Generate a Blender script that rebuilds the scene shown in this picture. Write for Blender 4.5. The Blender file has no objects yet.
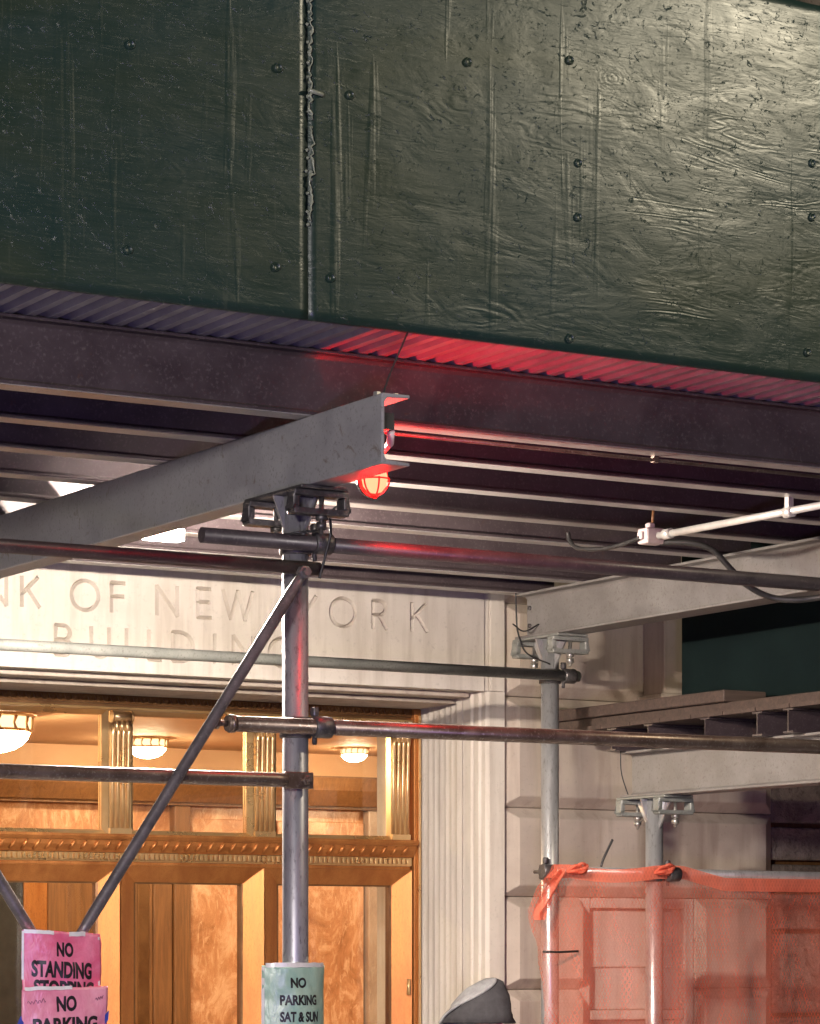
import bpy, bmesh, math, random
from mathutils import Vector, Matrix, noise
random.seed(7)
R = math.radians
scene = bpy.context.scene
COL = scene.collection

# ------------------------------------------------------------------ materials
def new_mat(name):
    m = bpy.data.materials.new(name); m.use_nodes = True
    nt = m.node_tree; nt.nodes.clear()
    out = nt.nodes.new('ShaderNodeOutputMaterial')
    return m, nt, out
def N(nt, kind, **kw):
    n = nt.nodes.new(kind)
    for k, v in kw.items():
        if k in n.inputs: n.inputs[k].default_value = v
        else: setattr(n, k, v)
    return n
def L(nt, a, b): nt.links.new(a, b)
def coords(nt, scale=(1, 1, 1), kind='Object', rot=(0, 0, 0)):
    tc = N(nt, 'ShaderNodeTexCoord'); mp = N(nt, 'ShaderNodeMapping')
    mp.inputs['Scale'].default_value = scale; mp.inputs['Rotation'].default_value = rot
    L(nt, tc.outputs[kind], mp.inputs['Vector']); return mp.outputs['Vector']
def noise_tex(nt, vec, scale, detail=5, rough=.6, dist=0):
    n = N(nt, 'ShaderNodeTexNoise'); n.inputs['Scale'].default_value = scale
    n.inputs['Detail'].default_value = detail; n.inputs['Roughness'].default_value = rough
    n.inputs['Distortion'].default_value = dist
    L(nt, vec, n.inputs['Vector']); return n.outputs['Fac']
def ramp(nt, fac, stops):
    r = N(nt, 'ShaderNodeValToRGB'); el = r.color_ramp.elements
    while len(el) < len(stops): el.new(.5)
    for e, (p, c) in zip(el, stops):
        e.position = p; e.color = (c, c, c, 1) if not isinstance(c, tuple) else (*c, 1)
    L(nt, fac, r.inputs['Fac']); return r.outputs['Color']
def mathn(nt, op, a, b=None, c=None):
    n = N(nt, 'ShaderNodeMath', operation=op)
    for i, v in enumerate((a, b, c)):
        if v is None: continue
        if isinstance(v, (int, float)): n.inputs[i].default_value = v
        else: L(nt, v, n.inputs[i])
    return n.outputs[0]
def bump(nt, h, strength=.3, dist=.01, nrm=None):
    b = N(nt, 'ShaderNodeBump'); b.inputs['Strength'].default_value = strength
    b.inputs['Distance'].default_value = dist; L(nt, h, b.inputs['Height'])
    if nrm: L(nt, nrm, b.inputs['Normal'])
    return b.outputs['Normal']
def worn(name, c1, c2, c3=None, metallic=0., rough=(.35, .6), nscale=6, stretch=(1, 1, 1), bstr=.15, bdist=.003, spec=.5, patch=(.35, .65), fine=90, rust=None, rust_lim=(.62, .72)):
    """noise-mottled surface: c1..c2 large patches, c3 fine specks"""
    m, nt, out = new_mat(name)
    v = coords(nt, stretch)
    a = noise_tex(nt, v, nscale, 6, .65, .4)
    b = noise_tex(nt, v, fine, 3, .6)
    col = ramp(nt, a, [(patch[0], c1), (patch[1], c2)])
    if c3:
        mx = N(nt, 'ShaderNodeMix', data_type='RGBA'); L(nt, ramp(nt, b, [(.55, 0.), (.75, 1.)]), mx.inputs[0])
        L(nt, col, mx.inputs[6]); mx.inputs[7].default_value = (*c3, 1); col = mx.outputs[2]
    if rust:
        r = noise_tex(nt, v, nscale * 2.3, 8, .7, .8)
        mx = N(nt, 'ShaderNodeMix', data_type='RGBA'); L(nt, ramp(nt, r, [(rust_lim[0], 0.), (rust_lim[1], 1.)]), mx.inputs[0])
        L(nt, col, mx.inputs[6]); mx.inputs[7].default_value = (*rust, 1); col = mx.outputs[2]
    p = N(nt, 'ShaderNodeBsdfPrincipled'); L(nt, col, p.inputs['Base Color'])
    p.inputs['Metallic'].default_value = metallic; p.inputs['Specular IOR Level'].default_value = spec
    mr = N(nt, 'ShaderNodeMapRange'); L(nt, a, mr.inputs[0]); mr.inputs[1].default_value = .3; mr.inputs[2].default_value = .7
    mr.inputs[3].default_value = rough[0]; mr.inputs[4].default_value = rough[1]; L(nt, mr.outputs[0], p.inputs['Roughness'])
    h = mathn(nt, 'ADD', a, mathn(nt, 'MULTIPLY', b, .35))
    L(nt, bump(nt, h, bstr, bdist), p.inputs['Normal']); L(nt, p.outputs[0], out.inputs[0]); return m
def emit(name, col, st):
    m, nt, out = new_mat(name); e = N(nt, 'ShaderNodeEmission'); e.inputs[0].default_value = (*col, 1); e.inputs[1].default_value = st
    L(nt, e.outputs[0], out.inputs[0]); return m

def hoarding_paint():
    m, nt, out = new_mat('green_hoarding_paint')
    tc = coords(nt)
    # plywood figure: contour lines of a stretched noise, raised grain under gloss paint
    g = noise_tex(nt, coords(nt, (.55, 1, 2.6)), 1.6, 4, .5, .5)
    fig = mathn(nt, 'SINE', mathn(nt, 'MULTIPLY', g, 150.))
    where = ramp(nt, noise_tex(nt, coords(nt, (1.1, 1, 1.7)), 2.1, 3, .6), [(.48, 0.), (.70, 1.)])
    fig = mathn(nt, 'MULTIPLY', fig, where)
    grain = noise_tex(nt, coords(nt, (2.6, 1, 44)), 2.4, 8, .75, .6)
    tear = ramp(nt, noise_tex(nt, coords(nt, (5, 1, 34)), 1.9, 5, .75, 1.2), [(.57, 0.), (.72, 1.)])
    drips = ramp(nt, noise_tex(nt, coords(nt, (11, 1, .8)), 1.1, 3, .55, .25), [(.60, 0.), (.84, 1.)])
    blist = ramp(nt, noise_tex(nt, coords(nt, (1, 1, 1.4)), 21, 5, .75, 2.2), [(.60, 0.), (.78, 1.)])
    fine = noise_tex(nt, tc, 130, 4, .7)
    broad = noise_tex(nt, coords(nt, (1.5, 1, 3.2)), 2.6, 4, .55, .8)
    # knots: rings round scattered cell centres
    vo = N(nt, 'ShaderNodeTexVoronoi'); vo.inputs['Scale'].default_value = 2.1; vo.inputs['Randomness'].default_value = 1
    L(nt, coords(nt, (1, 1, 1.5)), vo.inputs['Vector'])
    wob = noise_tex(nt, tc, 9, 4, .6)
    d = mathn(nt, 'ADD', vo.outputs['Distance'], mathn(nt, 'MULTIPLY', wob, .12))
    knot = mathn(nt, 'MULTIPLY', mathn(nt, 'SINE', mathn(nt, 'MULTIPLY', d, 190.)), ramp(nt, d, [(.10, 1.), (.24, 0.)]))
    h = mathn(nt, 'MULTIPLY', fig, .11)
    for t, k in ((grain, .15), (tear, .10), (drips, .75), (blist, .8), (fine, .05), (knot, .06), (broad, 1.3)):
        h = mathn(nt, 'ADD', h, mathn(nt, 'MULTIPLY', t, k))
    n = bump(nt, h, .5, .0058)
    col = ramp(nt, noise_tex(nt, coords(nt, (.35, 1, .9)), 1.7, 5, .6, .5), [(.32, (.009, .028, .027)), (.5, (.015, .030, .022)), (.7, (.025, .035, .016))])
    # scuffs and rubbed streaks that show the older, paler coat
    sc1 = ramp(nt, noise_tex(nt, coords(nt, (26, 1, 1.1)), 1.5, 6, .7, .5), [(.60, 0.), (.74, .55)])
    sc2 = ramp(nt, noise_tex(nt, coords(nt, (3, 1, 16)), 3.1, 7, .75, 1.4), [(.63, 0.), (.75, .6)])
    for sc in (sc1, sc2):
        mx = N(nt, 'ShaderNodeMix', data_type='RGBA'); L(nt, sc, mx.inputs[0]); L(nt, col, mx.inputs[6]); mx.inputs[7].default_value = (.060, .072, .052, 1); col = mx.outputs[2]
    p = N(nt, 'ShaderNodeBsdfPrincipled'); L(nt, col, p.inputs['Base Color'])
    mr = N(nt, 'ShaderNodeMapRange'); L(nt, mathn(nt, 'ADD', mathn(nt, 'MULTIPLY', grain, .5), mathn(nt, 'MULTIPLY', broad, .5)), mr.inputs[0]); mr.inputs[1].default_value = .3; mr.inputs[2].default_value = .75
    mr.inputs[3].default_value = .24; mr.inputs[4].default_value = .50; L(nt, mr.outputs[0], p.inputs['Roughness'])
    p.inputs['Specular IOR Level'].default_value = .55
    L(nt, n, p.inputs['Normal']); L(nt, p.outputs[0], out.inputs[0]); return m
def stone(name, c1, c2, c3, bs=.25):
    m, nt, out = new_mat(name)
    a = noise_tex(nt, coords(nt), 2.2, 7, .62, .3); b = noise_tex(nt, coords(nt), 42, 5, .7)
    st = noise_tex(nt, coords(nt, (9, 9, .8)), 1.4, 5, .6, .2)
    col = ramp(nt, a, [(.3, c1), (.68, c2)])
    mx = N(nt, 'ShaderNodeMix', data_type='RGBA'); L(nt, ramp(nt, st, [(.46, 0.), (.74, .9)]), mx.inputs[0]); L(nt, col, mx.inputs[6]); mx.inputs[7].default_value = (*c3, 1)
    mx2 = N(nt, 'ShaderNodeMix', data_type='RGBA'); L(nt, ramp(nt, b, [(.58, 0.), (.75, .55)]), mx2.inputs[0]); L(nt, mx.outputs[2], mx2.inputs[6]); mx2.inputs[7].default_value = (*[x * .7 for x in c1], 1)
    p = N(nt, 'ShaderNodeBsdfPrincipled'); L(nt, mx2.outputs[2], p.inputs['Base Color']); p.inputs['Roughness'].default_value = .8
    p.inputs['Specular IOR Level'].default_value = .25
    L(nt, bump(nt, mathn(nt, 'ADD', b, a), bs, .004), p.inputs['Normal']); L(nt, p.outputs[0], out.inputs[0]); return m
def marble(name, c1, c2, c3):
    m, nt, out = new_mat(name)
    a = noise_tex(nt, coords(nt, (1, 1, .6)), 4.2, 8, .70, 1.6); b = noise_tex(nt, coords(nt, (2.8, 1, 1), rot=(0, .5, 0)), 6, 6, .7, 2.2)
    col = ramp(nt, a, [(.3, c1), (.5, c2), (.68, c3)])
    mx = N(nt, 'ShaderNodeMix', data_type='RGBA'); L(nt, ramp(nt, b, [(.52, 0.), (.66, .75)]), mx.inputs[0]); L(nt, col, mx.inputs[6]); mx.inputs[7].default_value = (*c3, 1)
    p = N(nt, 'ShaderNodeBsdfPrincipled'); L(nt, mx.outputs[2], p.inputs['Base Color']); p.inputs['Roughness'].default_value = .3
    L(nt, p.outputs[0], out.inputs[0]); return m
def wood(name, c1, c2, rough=.45, sc=(18, 18, 1.2)):
    m, nt, out = new_mat(name)
    a = noise_tex(nt, coords(nt, sc), 2.5, 6, .65, .8)
    p = N(nt, 'ShaderNodeBsdfPrincipled'); L(nt, ramp(nt, a, [(.3, c1), (.7, c2)]), p.inputs['Base Color']); p.inputs['Roughness'].default_value = rough
    L(nt, bump(nt, a, .2, .003), p.inputs['Normal']); L(nt, p.outputs[0], out.inputs[0]); return m
def glass_mat():
    m, nt, out = new_mat('door_glass')
    lw = N(nt, 'ShaderNodeFresnel'); lw.inputs[0].default_value = 1.45
    t = N(nt, 'ShaderNodeBsdfTransparent'); t.inputs[0].default_value = (.93, .93, .9, 1)
    g = N(nt, 'ShaderNodeBsdfGlossy'); g.inputs['Roughness'].default_value = .02
    mx = N(nt, 'ShaderNodeMixShader'); L(nt, lw.outputs[0], mx.inputs[0]); L(nt, t.outputs[0], mx.inputs[1]); L(nt, g.outputs[0], mx.inputs[2])
    L(nt, mx.outputs[0], out.inputs[0]); return m
def net_mat(name, alpha_lo, alpha_hi):
    m, nt, out = new_mat(name)
    t = N(nt, 'ShaderNodeBsdfTransparent')
    c = (.95, .25, .15, 1)
    d = N(nt, 'ShaderNodeBsdfDiffuse'); d.inputs[0].default_value = c
    tl = N(nt, 'ShaderNodeBsdfTranslucent'); tl.inputs[0].default_value = c
    dt = N(nt, 'ShaderNodeMixShader'); dt.inputs[0].default_value = .42; L(nt, d.outputs[0], dt.inputs[1]); L(nt, tl.outputs[0], dt.inputs[2])
    a = noise_tex(nt, coords(nt, (4, 4, 1.6)), 1.6, 5, .6, 1.2)
    w = noise_tex(nt, coords(nt, (1, 1, 1)), 260, 2, .5)
    sx = N(nt, 'ShaderNodeSeparateXYZ'); L(nt, coords(nt), sx.inputs[0])
    wob = mathn(nt, 'MULTIPLY', noise_tex(nt, coords(nt), 7, 3, .5), 5.)
    g1 = mathn(nt, 'ABSOLUTE', mathn(nt, 'SINE', mathn(nt, 'ADD', mathn(nt, 'MULTIPLY', mathn(nt, 'ADD', sx.outputs[0], mathn(nt, 'MULTIPLY', sx.outputs[2], .5)), 175.), wob)))
    g2 = mathn(nt, 'ABSOLUTE', mathn(nt, 'SINE', mathn(nt, 'ADD', mathn(nt, 'MULTIPLY', mathn(nt, 'SUBTRACT', sx.outputs[0], mathn(nt, 'MULTIPLY', sx.outputs[2], .5)), 175.), wob)))
    strand = mathn(nt, 'MULTIPLY', mathn(nt, 'SUBTRACT', .5, mathn(nt, 'MINIMUM', g1, g2)), .16)
    mr = N(nt, 'ShaderNodeMapRange'); L(nt, mathn(nt, 'ADD', mathn(nt, 'ADD', mathn(nt, 'MULTIPLY', a, .75), mathn(nt, 'MULTIPLY', w, .25)), strand), mr.inputs[0])
    mr.inputs[1].default_value = .35; mr.inputs[2].default_value = .65; mr.inputs[3].default_value = alpha_lo; mr.inputs[4].default_value = alpha_hi
    mx = N(nt, 'ShaderNodeMixShader'); L(nt, mr.outputs[0], mx.inputs[0]); L(nt, t.outputs[0], mx.inputs[1]); L(nt, dt.outputs[0], mx.inputs[2])
    L(nt, mx.outputs[0], out.inputs[0]); return m
def paper(name, c1, c2):
    m, nt, out = new_mat(name)
    a = noise_tex(nt, coords(nt), 9, 5, .6, .8); b = noise_tex(nt, coords(nt, (1, 1, .5)), 24, 4, .6, 1.5)
    p = N(nt, 'ShaderNodeBsdfPrincipled'); L(nt, ramp(nt, a, [(.35, c1), (.66, c2)]), p.inputs['Base Color'])
    p.inputs['Roughness'].default_value = .33; p.inputs['Specular IOR Level'].default_value = .6
    L(nt, bump(nt, b, .5, .006), p.inputs['Normal']); L(nt, p.outputs[0], out.inputs[0]); return m

MT = dict(
    green=hoarding_paint(),
    ridge=worn('flaked_paint', (.30, .31, .24), (.12, .14, .10), rough=(.25, .4), bstr=.6, bdist=.006),
    deck=worn('galvanised_deck', (.26, .25, .26), (.36, .35, .36), metallic=.1, rough=(.32, .5), nscale=5),
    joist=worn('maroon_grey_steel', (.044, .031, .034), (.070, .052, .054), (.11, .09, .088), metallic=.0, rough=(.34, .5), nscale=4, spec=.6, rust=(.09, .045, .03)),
    flange=worn('pale_lit_flange', (.30, .275, .26), (.43, .40, .38), (.22, .19, .175), metallic=.3, rough=(.26, .42), nscale=5, rust=(.24, .17, .13), rust_lim=(.66, .8)),  # brightness of the lit flange undersides is put into this colour
    beam=worn('grey_painted_steel', (.20, .195, .20), (.265, .26, .26), (.13, .12, .12), rough=(.36, .6), nscale=5, bstr=.3, rust=(.11, .075, .055), rust_lim=(.60, .70)),
    beam2=worn('pale_grey_steel', (.17, .155, .145), (.235, .22, .205), (.14, .12, .105), rough=(.42, .62), nscale=5, rust=(.22, .14, .09), rust_lim=(.64, .8)),
    galv=worn('galvanised_pipe', (.50, .50, .50), (.68, .68, .68), (.38, .37, .36), metallic=.7, rough=(.24, .42), nscale=9, stretch=(1, 1, .35)),
    galv_dark=worn('dark_galvanised_pipe', (.26, .25, .27), (.40, .39, .41), (.14, .13, .135), metallic=.5, rough=(.34, .48), nscale=9, stretch=(1, 1, .35)),
    galv_dull=worn('dull_galvanised_pipe', (.23, .24, .22), (.34, .34, .31), (.18, .18, .16), metallic=.35, rough=(.42, .6), nscale=7),
    brown_pipe=worn('brown_oxidised_pipe', (.11, .075, .055), (.20, .15, .12), (.30, .26, .22), metallic=.6, rough=(.27, .45), nscale=8, rust=(.10, .05, .03)),
    dark_pipe=worn('dark_painted_pipe', (.045, .035, .038), (.075, .06, .062), (.11, .09, .09), metallic=.2, rough=(.33, .5), nscale=8),
    brace=worn('dark_grey_brace', (.10, .09, .09), (.17, .15, .15), (.22, .2, .19), metallic=.4, rough=(.35, .5), nscale=9),
    clamp=worn('dark_forged_steel', (.06, .055, .055), (.13, .12, .12), (.2, .18, .17), metallic=.6, rough=(.35, .55), nscale=20),
    zinc=worn('zinc_bolt', (.5, .48, .45), (.7, .68, .63), metallic=.85, rough=(.25, .4), nscale=30),
    lime=stone('limestone', (.56, .505, .44), (.67, .61, .54), (.44, .38, .32)),
    lime_dark=stone('weathered_limestone', (.40, .335, .28), (.53, .455, .385), (.34, .27, .22)),
    rough_stone=worn('rough_brown_stone', (.15, .12, .10), (.29, .24, .20), (.10, .075, .06), rough=(.8, .95), nscale=9, bstr=1., bdist=.03, fine=38),
    bronze=worn('golden_bronze', (.35, .125, .034), (.48, .195, .056), (.22, .075, .020), metallic=.68, rough=(.38, .55), nscale=3, stretch=(4, 4, .6), bstr=.08),
    bronze_dark=worn('dark_bronze', (.13, .06, .024), (.20, .10, .04), metallic=.6, rough=(.35, .5), nscale=8, bstr=.02),
    gold=worn('polished_gold_bronze', (.68, .42, .18), (.80, .54, .27), metallic=.8, rough=(.24, .34), nscale=4, bstr=.02),
    glass=glass_mat(),
    marble=marble('peach_marble', (.31, .125, .052), (.53, .25, .12), (.78, .50, .31)),
    marble_grey=marble('grey_pink_marble', (.28, .19, .14), (.38, .27, .20), (.46, .35, .28)),
    plaster=worn('peach_plaster', (.68, .40, .22), (.74, .46, .27), rough=(.6, .8), nscale=2, bstr=.03),
    wood=wood('walnut_woodwork', (.13, .055, .02), (.26, .12, .045)),
    plank=wood('weathered_plank', (.045, .030, .024), (.10, .066, .052), .75, (1.2, 18, 18)),
    floor=marble('lobby_floor', (.30, .20, .13), (.40, .28, .19), (.5, .38, .28)),
    asphalt=worn('asphalt', (.035, .035, .036), (.06, .06, .06), (.09, .09, .09), rough=(.7, .9), nscale=3, bstr=.6, fine=160),
    concrete=worn('sidewalk_concrete', (.24, .23, .22), (.33, .32, .30), (.18, .17, .16), rough=(.75, .9), nscale=2.5, bstr=.3),
    kerb=worn('granite_kerb', (.28, .28, .28), (.38, .37, .36), rough=(.7, .85), nscale=12),
    pink=paper('pink_paper', (.66, .10, .20), (.80, .25, .36)),
    pink2=paper('pale_pink_paper', (.70, .20, .30), (.82, .36, .44)),
    mint=paper('mint_paper', (.28, .46, .37), (.44, .58, .44)),
    tape=worn('clear_tape', (.66, .64, .60), (.80, .78, .74), rough=(.2, .35), nscale=14),
    bluetape=worn('blue_tape', (.03, .05, .30), (.05, .08, .42), rough=(.3, .4)),
    ink=worn('black_ink', (.012, .010, .010), (.020, .016, .016), rough=(.4, .5)),
    pen=worn('pen_ink', (.10, .02, .05), (.14, .03, .07), rough=(.5, .6)),
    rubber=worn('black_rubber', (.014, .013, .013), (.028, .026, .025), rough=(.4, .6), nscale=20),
    conduit=worn('pale_conduit', (.55, .53, .50), (.68, .66, .62), metallic=.4, rough=(.28, .4), nscale=12),
    boxpink=worn('pinkish_box', (.62, .50, .49), (.74, .63, .61), rough=(.4, .55), nscale=20),
    net=net_mat('orange_netting', .33, .47), netdense=net_mat('orange_netting_doubled', .58, .86),
    teal=worn('dark_teal_board', (.004, .010, .010), (.007, .015, .0145), rough=(.8, .9), nscale=4, spec=.12),
    fabric=worn('lit_grey_hood_fabric', (.24, .235, .24), (.36, .355, .36), rough=(.85, .95), nscale=24, bstr=.4),
    fabric_shaded=worn('shaded_grey_hood_fabric', (.035, .033, .036), (.060, .057, .062), rough=(.85, .95), nscale=24, bstr=.4),  # same hood cloth, darkened for the side in shade
    jacket=worn('dark_jacket_fabric', (.018, .017, .020), (.032, .030, .034), rough=(.75, .9), nscale=24, bstr=.4),
    denim=worn('dark_trousers', (.025, .028, .040), (.045, .05, .07), rough=(.85, .95), nscale=30),
    skin=worn('skin', (.42, .25, .18), (.50, .31, .23), rough=(.5, .6), nscale=10, bstr=.05),
    led=emit('led_lens', (1., .88, .76), 4500.),
    bowl=emit('lamp_bowl_glow', (1., .78, .50), 85.),
    filig=emit('filigree_glow', (1., .74, .42), 1.1),
    redglow=emit('red_lamp_glow', (1., .0010, .00050), 330.),
)

# ------------------------------------------------------------------ mesh builder
class MB:
    def __init__(s): s.v = []; s.f = []; s.smooth = []
    def add(s, vs, fs, smooth=False):
        o = len(s.v); s.v += [tuple(v) for v in vs]
        for f in fs: s.f.append([i + o for i in f]); s.smooth.append(smooth)
        return s
    def box(s, x0, x1, y0, y1, z0, z1):
        vs = [(x, y, z) for z in (z0, z1) for y in (y0, y1) for x in (x0, x1)]
        return s.add(vs, [(0, 2, 3, 1), (4, 5, 7, 6), (0, 1, 5, 4), (2, 6, 7, 3), (0, 4, 6, 2), (1, 3, 7, 5)])
    def obox(s, mat, hx, hy, hz):
        vs = [mat @ Vector((x, y, z)) for z in (-hz, hz) for y in (-hy, hy) for x in (-hx, hx)]
        return s.add(vs, [(0, 2, 3, 1), (4, 5, 7, 6), (0, 1, 5, 4), (2, 6, 7, 3), (0, 4, 6, 2), (1, 3, 7, 5)])
    def prism(s, prof, axis, a, b, smooth=False):
        """prof: ccw list of 2d points; axis 'x' -> (y,z), 'y' -> (x,z), 'z' -> (x,y)"""
        n = len(prof)
        def P(p, t): return {'x': (t, p[0], p[1]), 'y': (p[0], t, p[1]), 'z': (p[0], p[1], t)}[axis]
        vs = [P(p, a) for p in prof] + [P(p, b) for p in prof]
        fs = [(i, (i + 1) % n, n + (i + 1) % n, n + i) for i in range(n)]
        s.add(vs, fs, smooth); s.add(vs, [tuple(range(n - 1, -1, -1)), tuple(range(n, 2 * n))]); return s
    def tube(s, pts, r, n=16, caps=True, hollow=False):
        pts = [Vector(p) for p in pts]; rings = []
        rs = r if isinstance(r, (list, tuple)) else [r] * len(pts)
        up = None
        for i, p in enumerate(pts):
            d = (pts[min(i + 1, len(pts) - 1)] - pts[max(i - 1, 0)]).normalized()
            if up is None:
                up = Vector((0, 0, 1)) if abs(d.z) < .9 else Vector((1, 0, 0))
            u = (up - d * up.dot(d)).normalized(); w = d.cross(u); up = u
            rings.append([p + (u * math.cos(2 * math.pi * k / n) + w * math.sin(2 * math.pi * k / n)) * rs[i] for k in range(n)])
        vs = [v for ring in rings for v in ring]
        fs = []
        for i in range(len(pts) - 1):
            for k in range(n):
                a, b = i * n + k, i * n + (k + 1) % n; fs.append((a, b, b + n, a + n))
        s.add(vs, fs, True)
        if caps:
            s.add(rings[0], [tuple(range(n - 1, -1, -1))]); s.add(rings[-1], [tuple(range(n))])
        return s
    def lathe(s, prof, c, n=24, axis='z', smooth=True):
        """prof list of (r, h)"""
        c = Vector(c); vs = []
        for r, h in prof:
            for k in range(n):
                a = 2 * math.pi * k / n
                o = {'z': Vector((r * math.cos(a), r * math.sin(a), h)), 'y': Vector((r * math.cos(a), h, r * math.sin(a))), 'x': Vector((h, r * math.cos(a), r * math.sin(a)))}[axis]
                vs.append(c + o)
        fs = [(i * n + k, i * n + (k + 1) % n, (i + 1) * n + (k + 1) % n, (i + 1) * n + k) for i in range(len(prof) - 1) for k in range(n)]
        return s.add(vs, fs, smooth)
    def build(s, name, mat, parent=None, bevel=0, seg=1, loc=None):
        me = bpy.data.meshes.new(name)
        off = Vector((0, 0, 0))
        if parent is not None:
            p = parent
            while p is not None: off += p.location; p = p.parent
        elif loc is not None: off = Vector(loc)
        me.from_pydata([Vector(v) - off for v in s.v], [], s.f)
        me.polygons.foreach_set('use_smooth', s.smooth)
        bm = bmesh.new(); bm.from_mesh(me); bmesh.ops.remove_doubles(bm, verts=bm.verts, dist=1e-5)
        bmesh.ops.recalc_face_normals(bm, faces=bm.faces); bm.to_mesh(me); bm.free()
        o = bpy.data.objects.new(name, me); COL.objects.link(o); me.materials.append(mat)
        if parent is not None: o.parent = parent
        elif loc is not None: o.location = loc
        if bevel:
            b = o.modifiers.new('bevel', 'BEVEL'); b.width = bevel; b.segments = seg; b.limit_method = 'ANGLE'; b.angle_limit = R(40)
        return o
def tag(o, label=None, cat=None, group=None, kind=None):
    if label: o['label'] = label
    if cat: o['category'] = cat
    if group: o['group'] = group
    if kind: o['kind'] = kind
    return o
def thing(name, label, cat, loc, group=None):
    o = bpy.data.objects.new(name, None); o.empty_display_size = .1; COL.objects.link(o); o.location = loc
    return tag(o, label, cat, group)
def copy_tree(o, parent=None):
    c = o.copy(); COL.objects.link(c); c.parent = parent
    for ch in o.children: copy_tree(ch, c)
    return c
def ibeam_prof(w, h, tf, tw, z0, c):
    """ccw profile of an I section centred on c, bottom at z0, with small root fillets"""
    q = .012 if h > .15 else .004
    a, b = w / 2, tw / 2
    return [(c - a, z0), (c + a, z0), (c + a, z0 + tf), (c + b + q, z0 + tf), (c + b, z0 + tf + q), (c + b, z0 + h - tf - q), (c + b + q, z0 + h - tf), (c + a, z0 + h - tf),
            (c + a, z0 + h), (c - a, z0 + h), (c - a, z0 + h - tf), (c - b - q, z0 + h - tf), (c - b, z0 + h - tf - q), (c - b, z0 + tf + q), (c - b - q, z0 + tf), (c - a, z0 + tf)]

# ------------------------------------------------------------------ the ground
tag(MB().box(-150, 150, -150, 7.45, -.33, -.13).build('road', MT['asphalt']), kind='structure')
tag(MB().box(-150, 150, 7.45, 7.6, -.33, .0).build('kerb', MT['kerb'], bevel=.015, seg=2), kind='structure')
sw = MB()
for i in range(-8, 14):
    for j in range(4):
        sw.box(i * 1.3 + .004, i * 1.3 + 1.296, 7.604 + j * 1.26, 7.604 + j * 1.26 + 1.252, -.2, 0)
sw.box(-150, 150, 7.604, 12.64, -.33, -.012)
tag(sw.build('sidewalk', MT['concrete']), kind='structure')
tag(MB().box(-150, 150, 17.5, 150, -.4, -.14).build('ground', MT['asphalt']), kind='structure')

# ------------------------------------------------------------------ the bank building
F, D = 12.7, 13.3
bank = thing('bank_building', 'pale limestone bank building with carved inscription over glazed bronze doors', 'building', (6.2, 13.0, 0))
# carved lintel ---------------------------------------------------
def arc(cx, cy, rx, ry, a0, a1, n=14):
    return [(cx + rx * math.cos(R(a0 + (a1 - a0) * i / n)), cy + ry * math.sin(R(a0 + (a1 - a0) * i / n))) for i in range(n + 1)]
GLY = {
    'A': [[(0, 0), (.42, 1)], [(.42, 1), (.84, 0)], [(.14, .34), (.70, .34)]],
    'B': [[(0, 0), (0, 1)], [(0, 1), (.28, 1)] + arc(.28, .76, .24, .24, 90, -90)[1:] + [(0, .52)], [(.28, .52)] + arc(.30, .26, .28, .26, 90, -90)[1:] + [(0, 0)]],
    'N': [[(0, 0), (0, 1)], [(0, 1), (.78, 0)], [(.78, 0), (.78, 1)]],
    'K': [[(0, 0), (0, 1)], [(.58, 1), (0, .42)], [(.20, .60), (.64, 0)]],
    'O': [arc(.5, .5, .5, .5, 0, 360, 36)[:-1] + ['close']],
    'F': [[(0, 0), (0, 1)], [(0, 1), (.5, 1)], [(0, .54), (.45, .54)]],
    'E': [[(0, 0), (0, 1)], [(0, 1), (.5, 1)], [(0, .54), (.45, .54)], [(0, 0), (.52, 0)]],
    'W': [[(0, 1), (.30, 0)], [(.30, 0), (.58, 1)], [(.58, 1), (.86, 0)], [(.86, 0), (1.16, 1)]],
    'Y': [[(0, 1), (.36, .46)], [(.72, 1), (.36, .46)], [(.36, .46), (.36, 0)]],
    'R': [[(0, 0), (0, 1)], [(0, 1), (.26, 1)] + arc(.26, .75, .25, .25, 90, -90)[1:] + [(0, .5)], [(.24, .5), (.56, 0)]],
    'U': [[(0, 1), (0, .32)] + arc(.33, .32, .33, .32, 180, 360)[1:] + [(.66, 1)]],
    'I': [[(0, 0), (0, 1)]], 'L': [[(0, 1), (0, 0)], [(0, 0), (.46, 0)]],
    'D': [[(0, 0), (0, 1)], [(0, 1), (.28, 1)] + arc(.28, .5, .5, .5, 90, -90, 20)[1:] + [(0, 0)]],
    'G': [arc(.5, .5, .5, .5, 45, 330, 26), [(.95, .25), (.95, .48)], [(.62, .48), (.95, .48)]],
}
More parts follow.
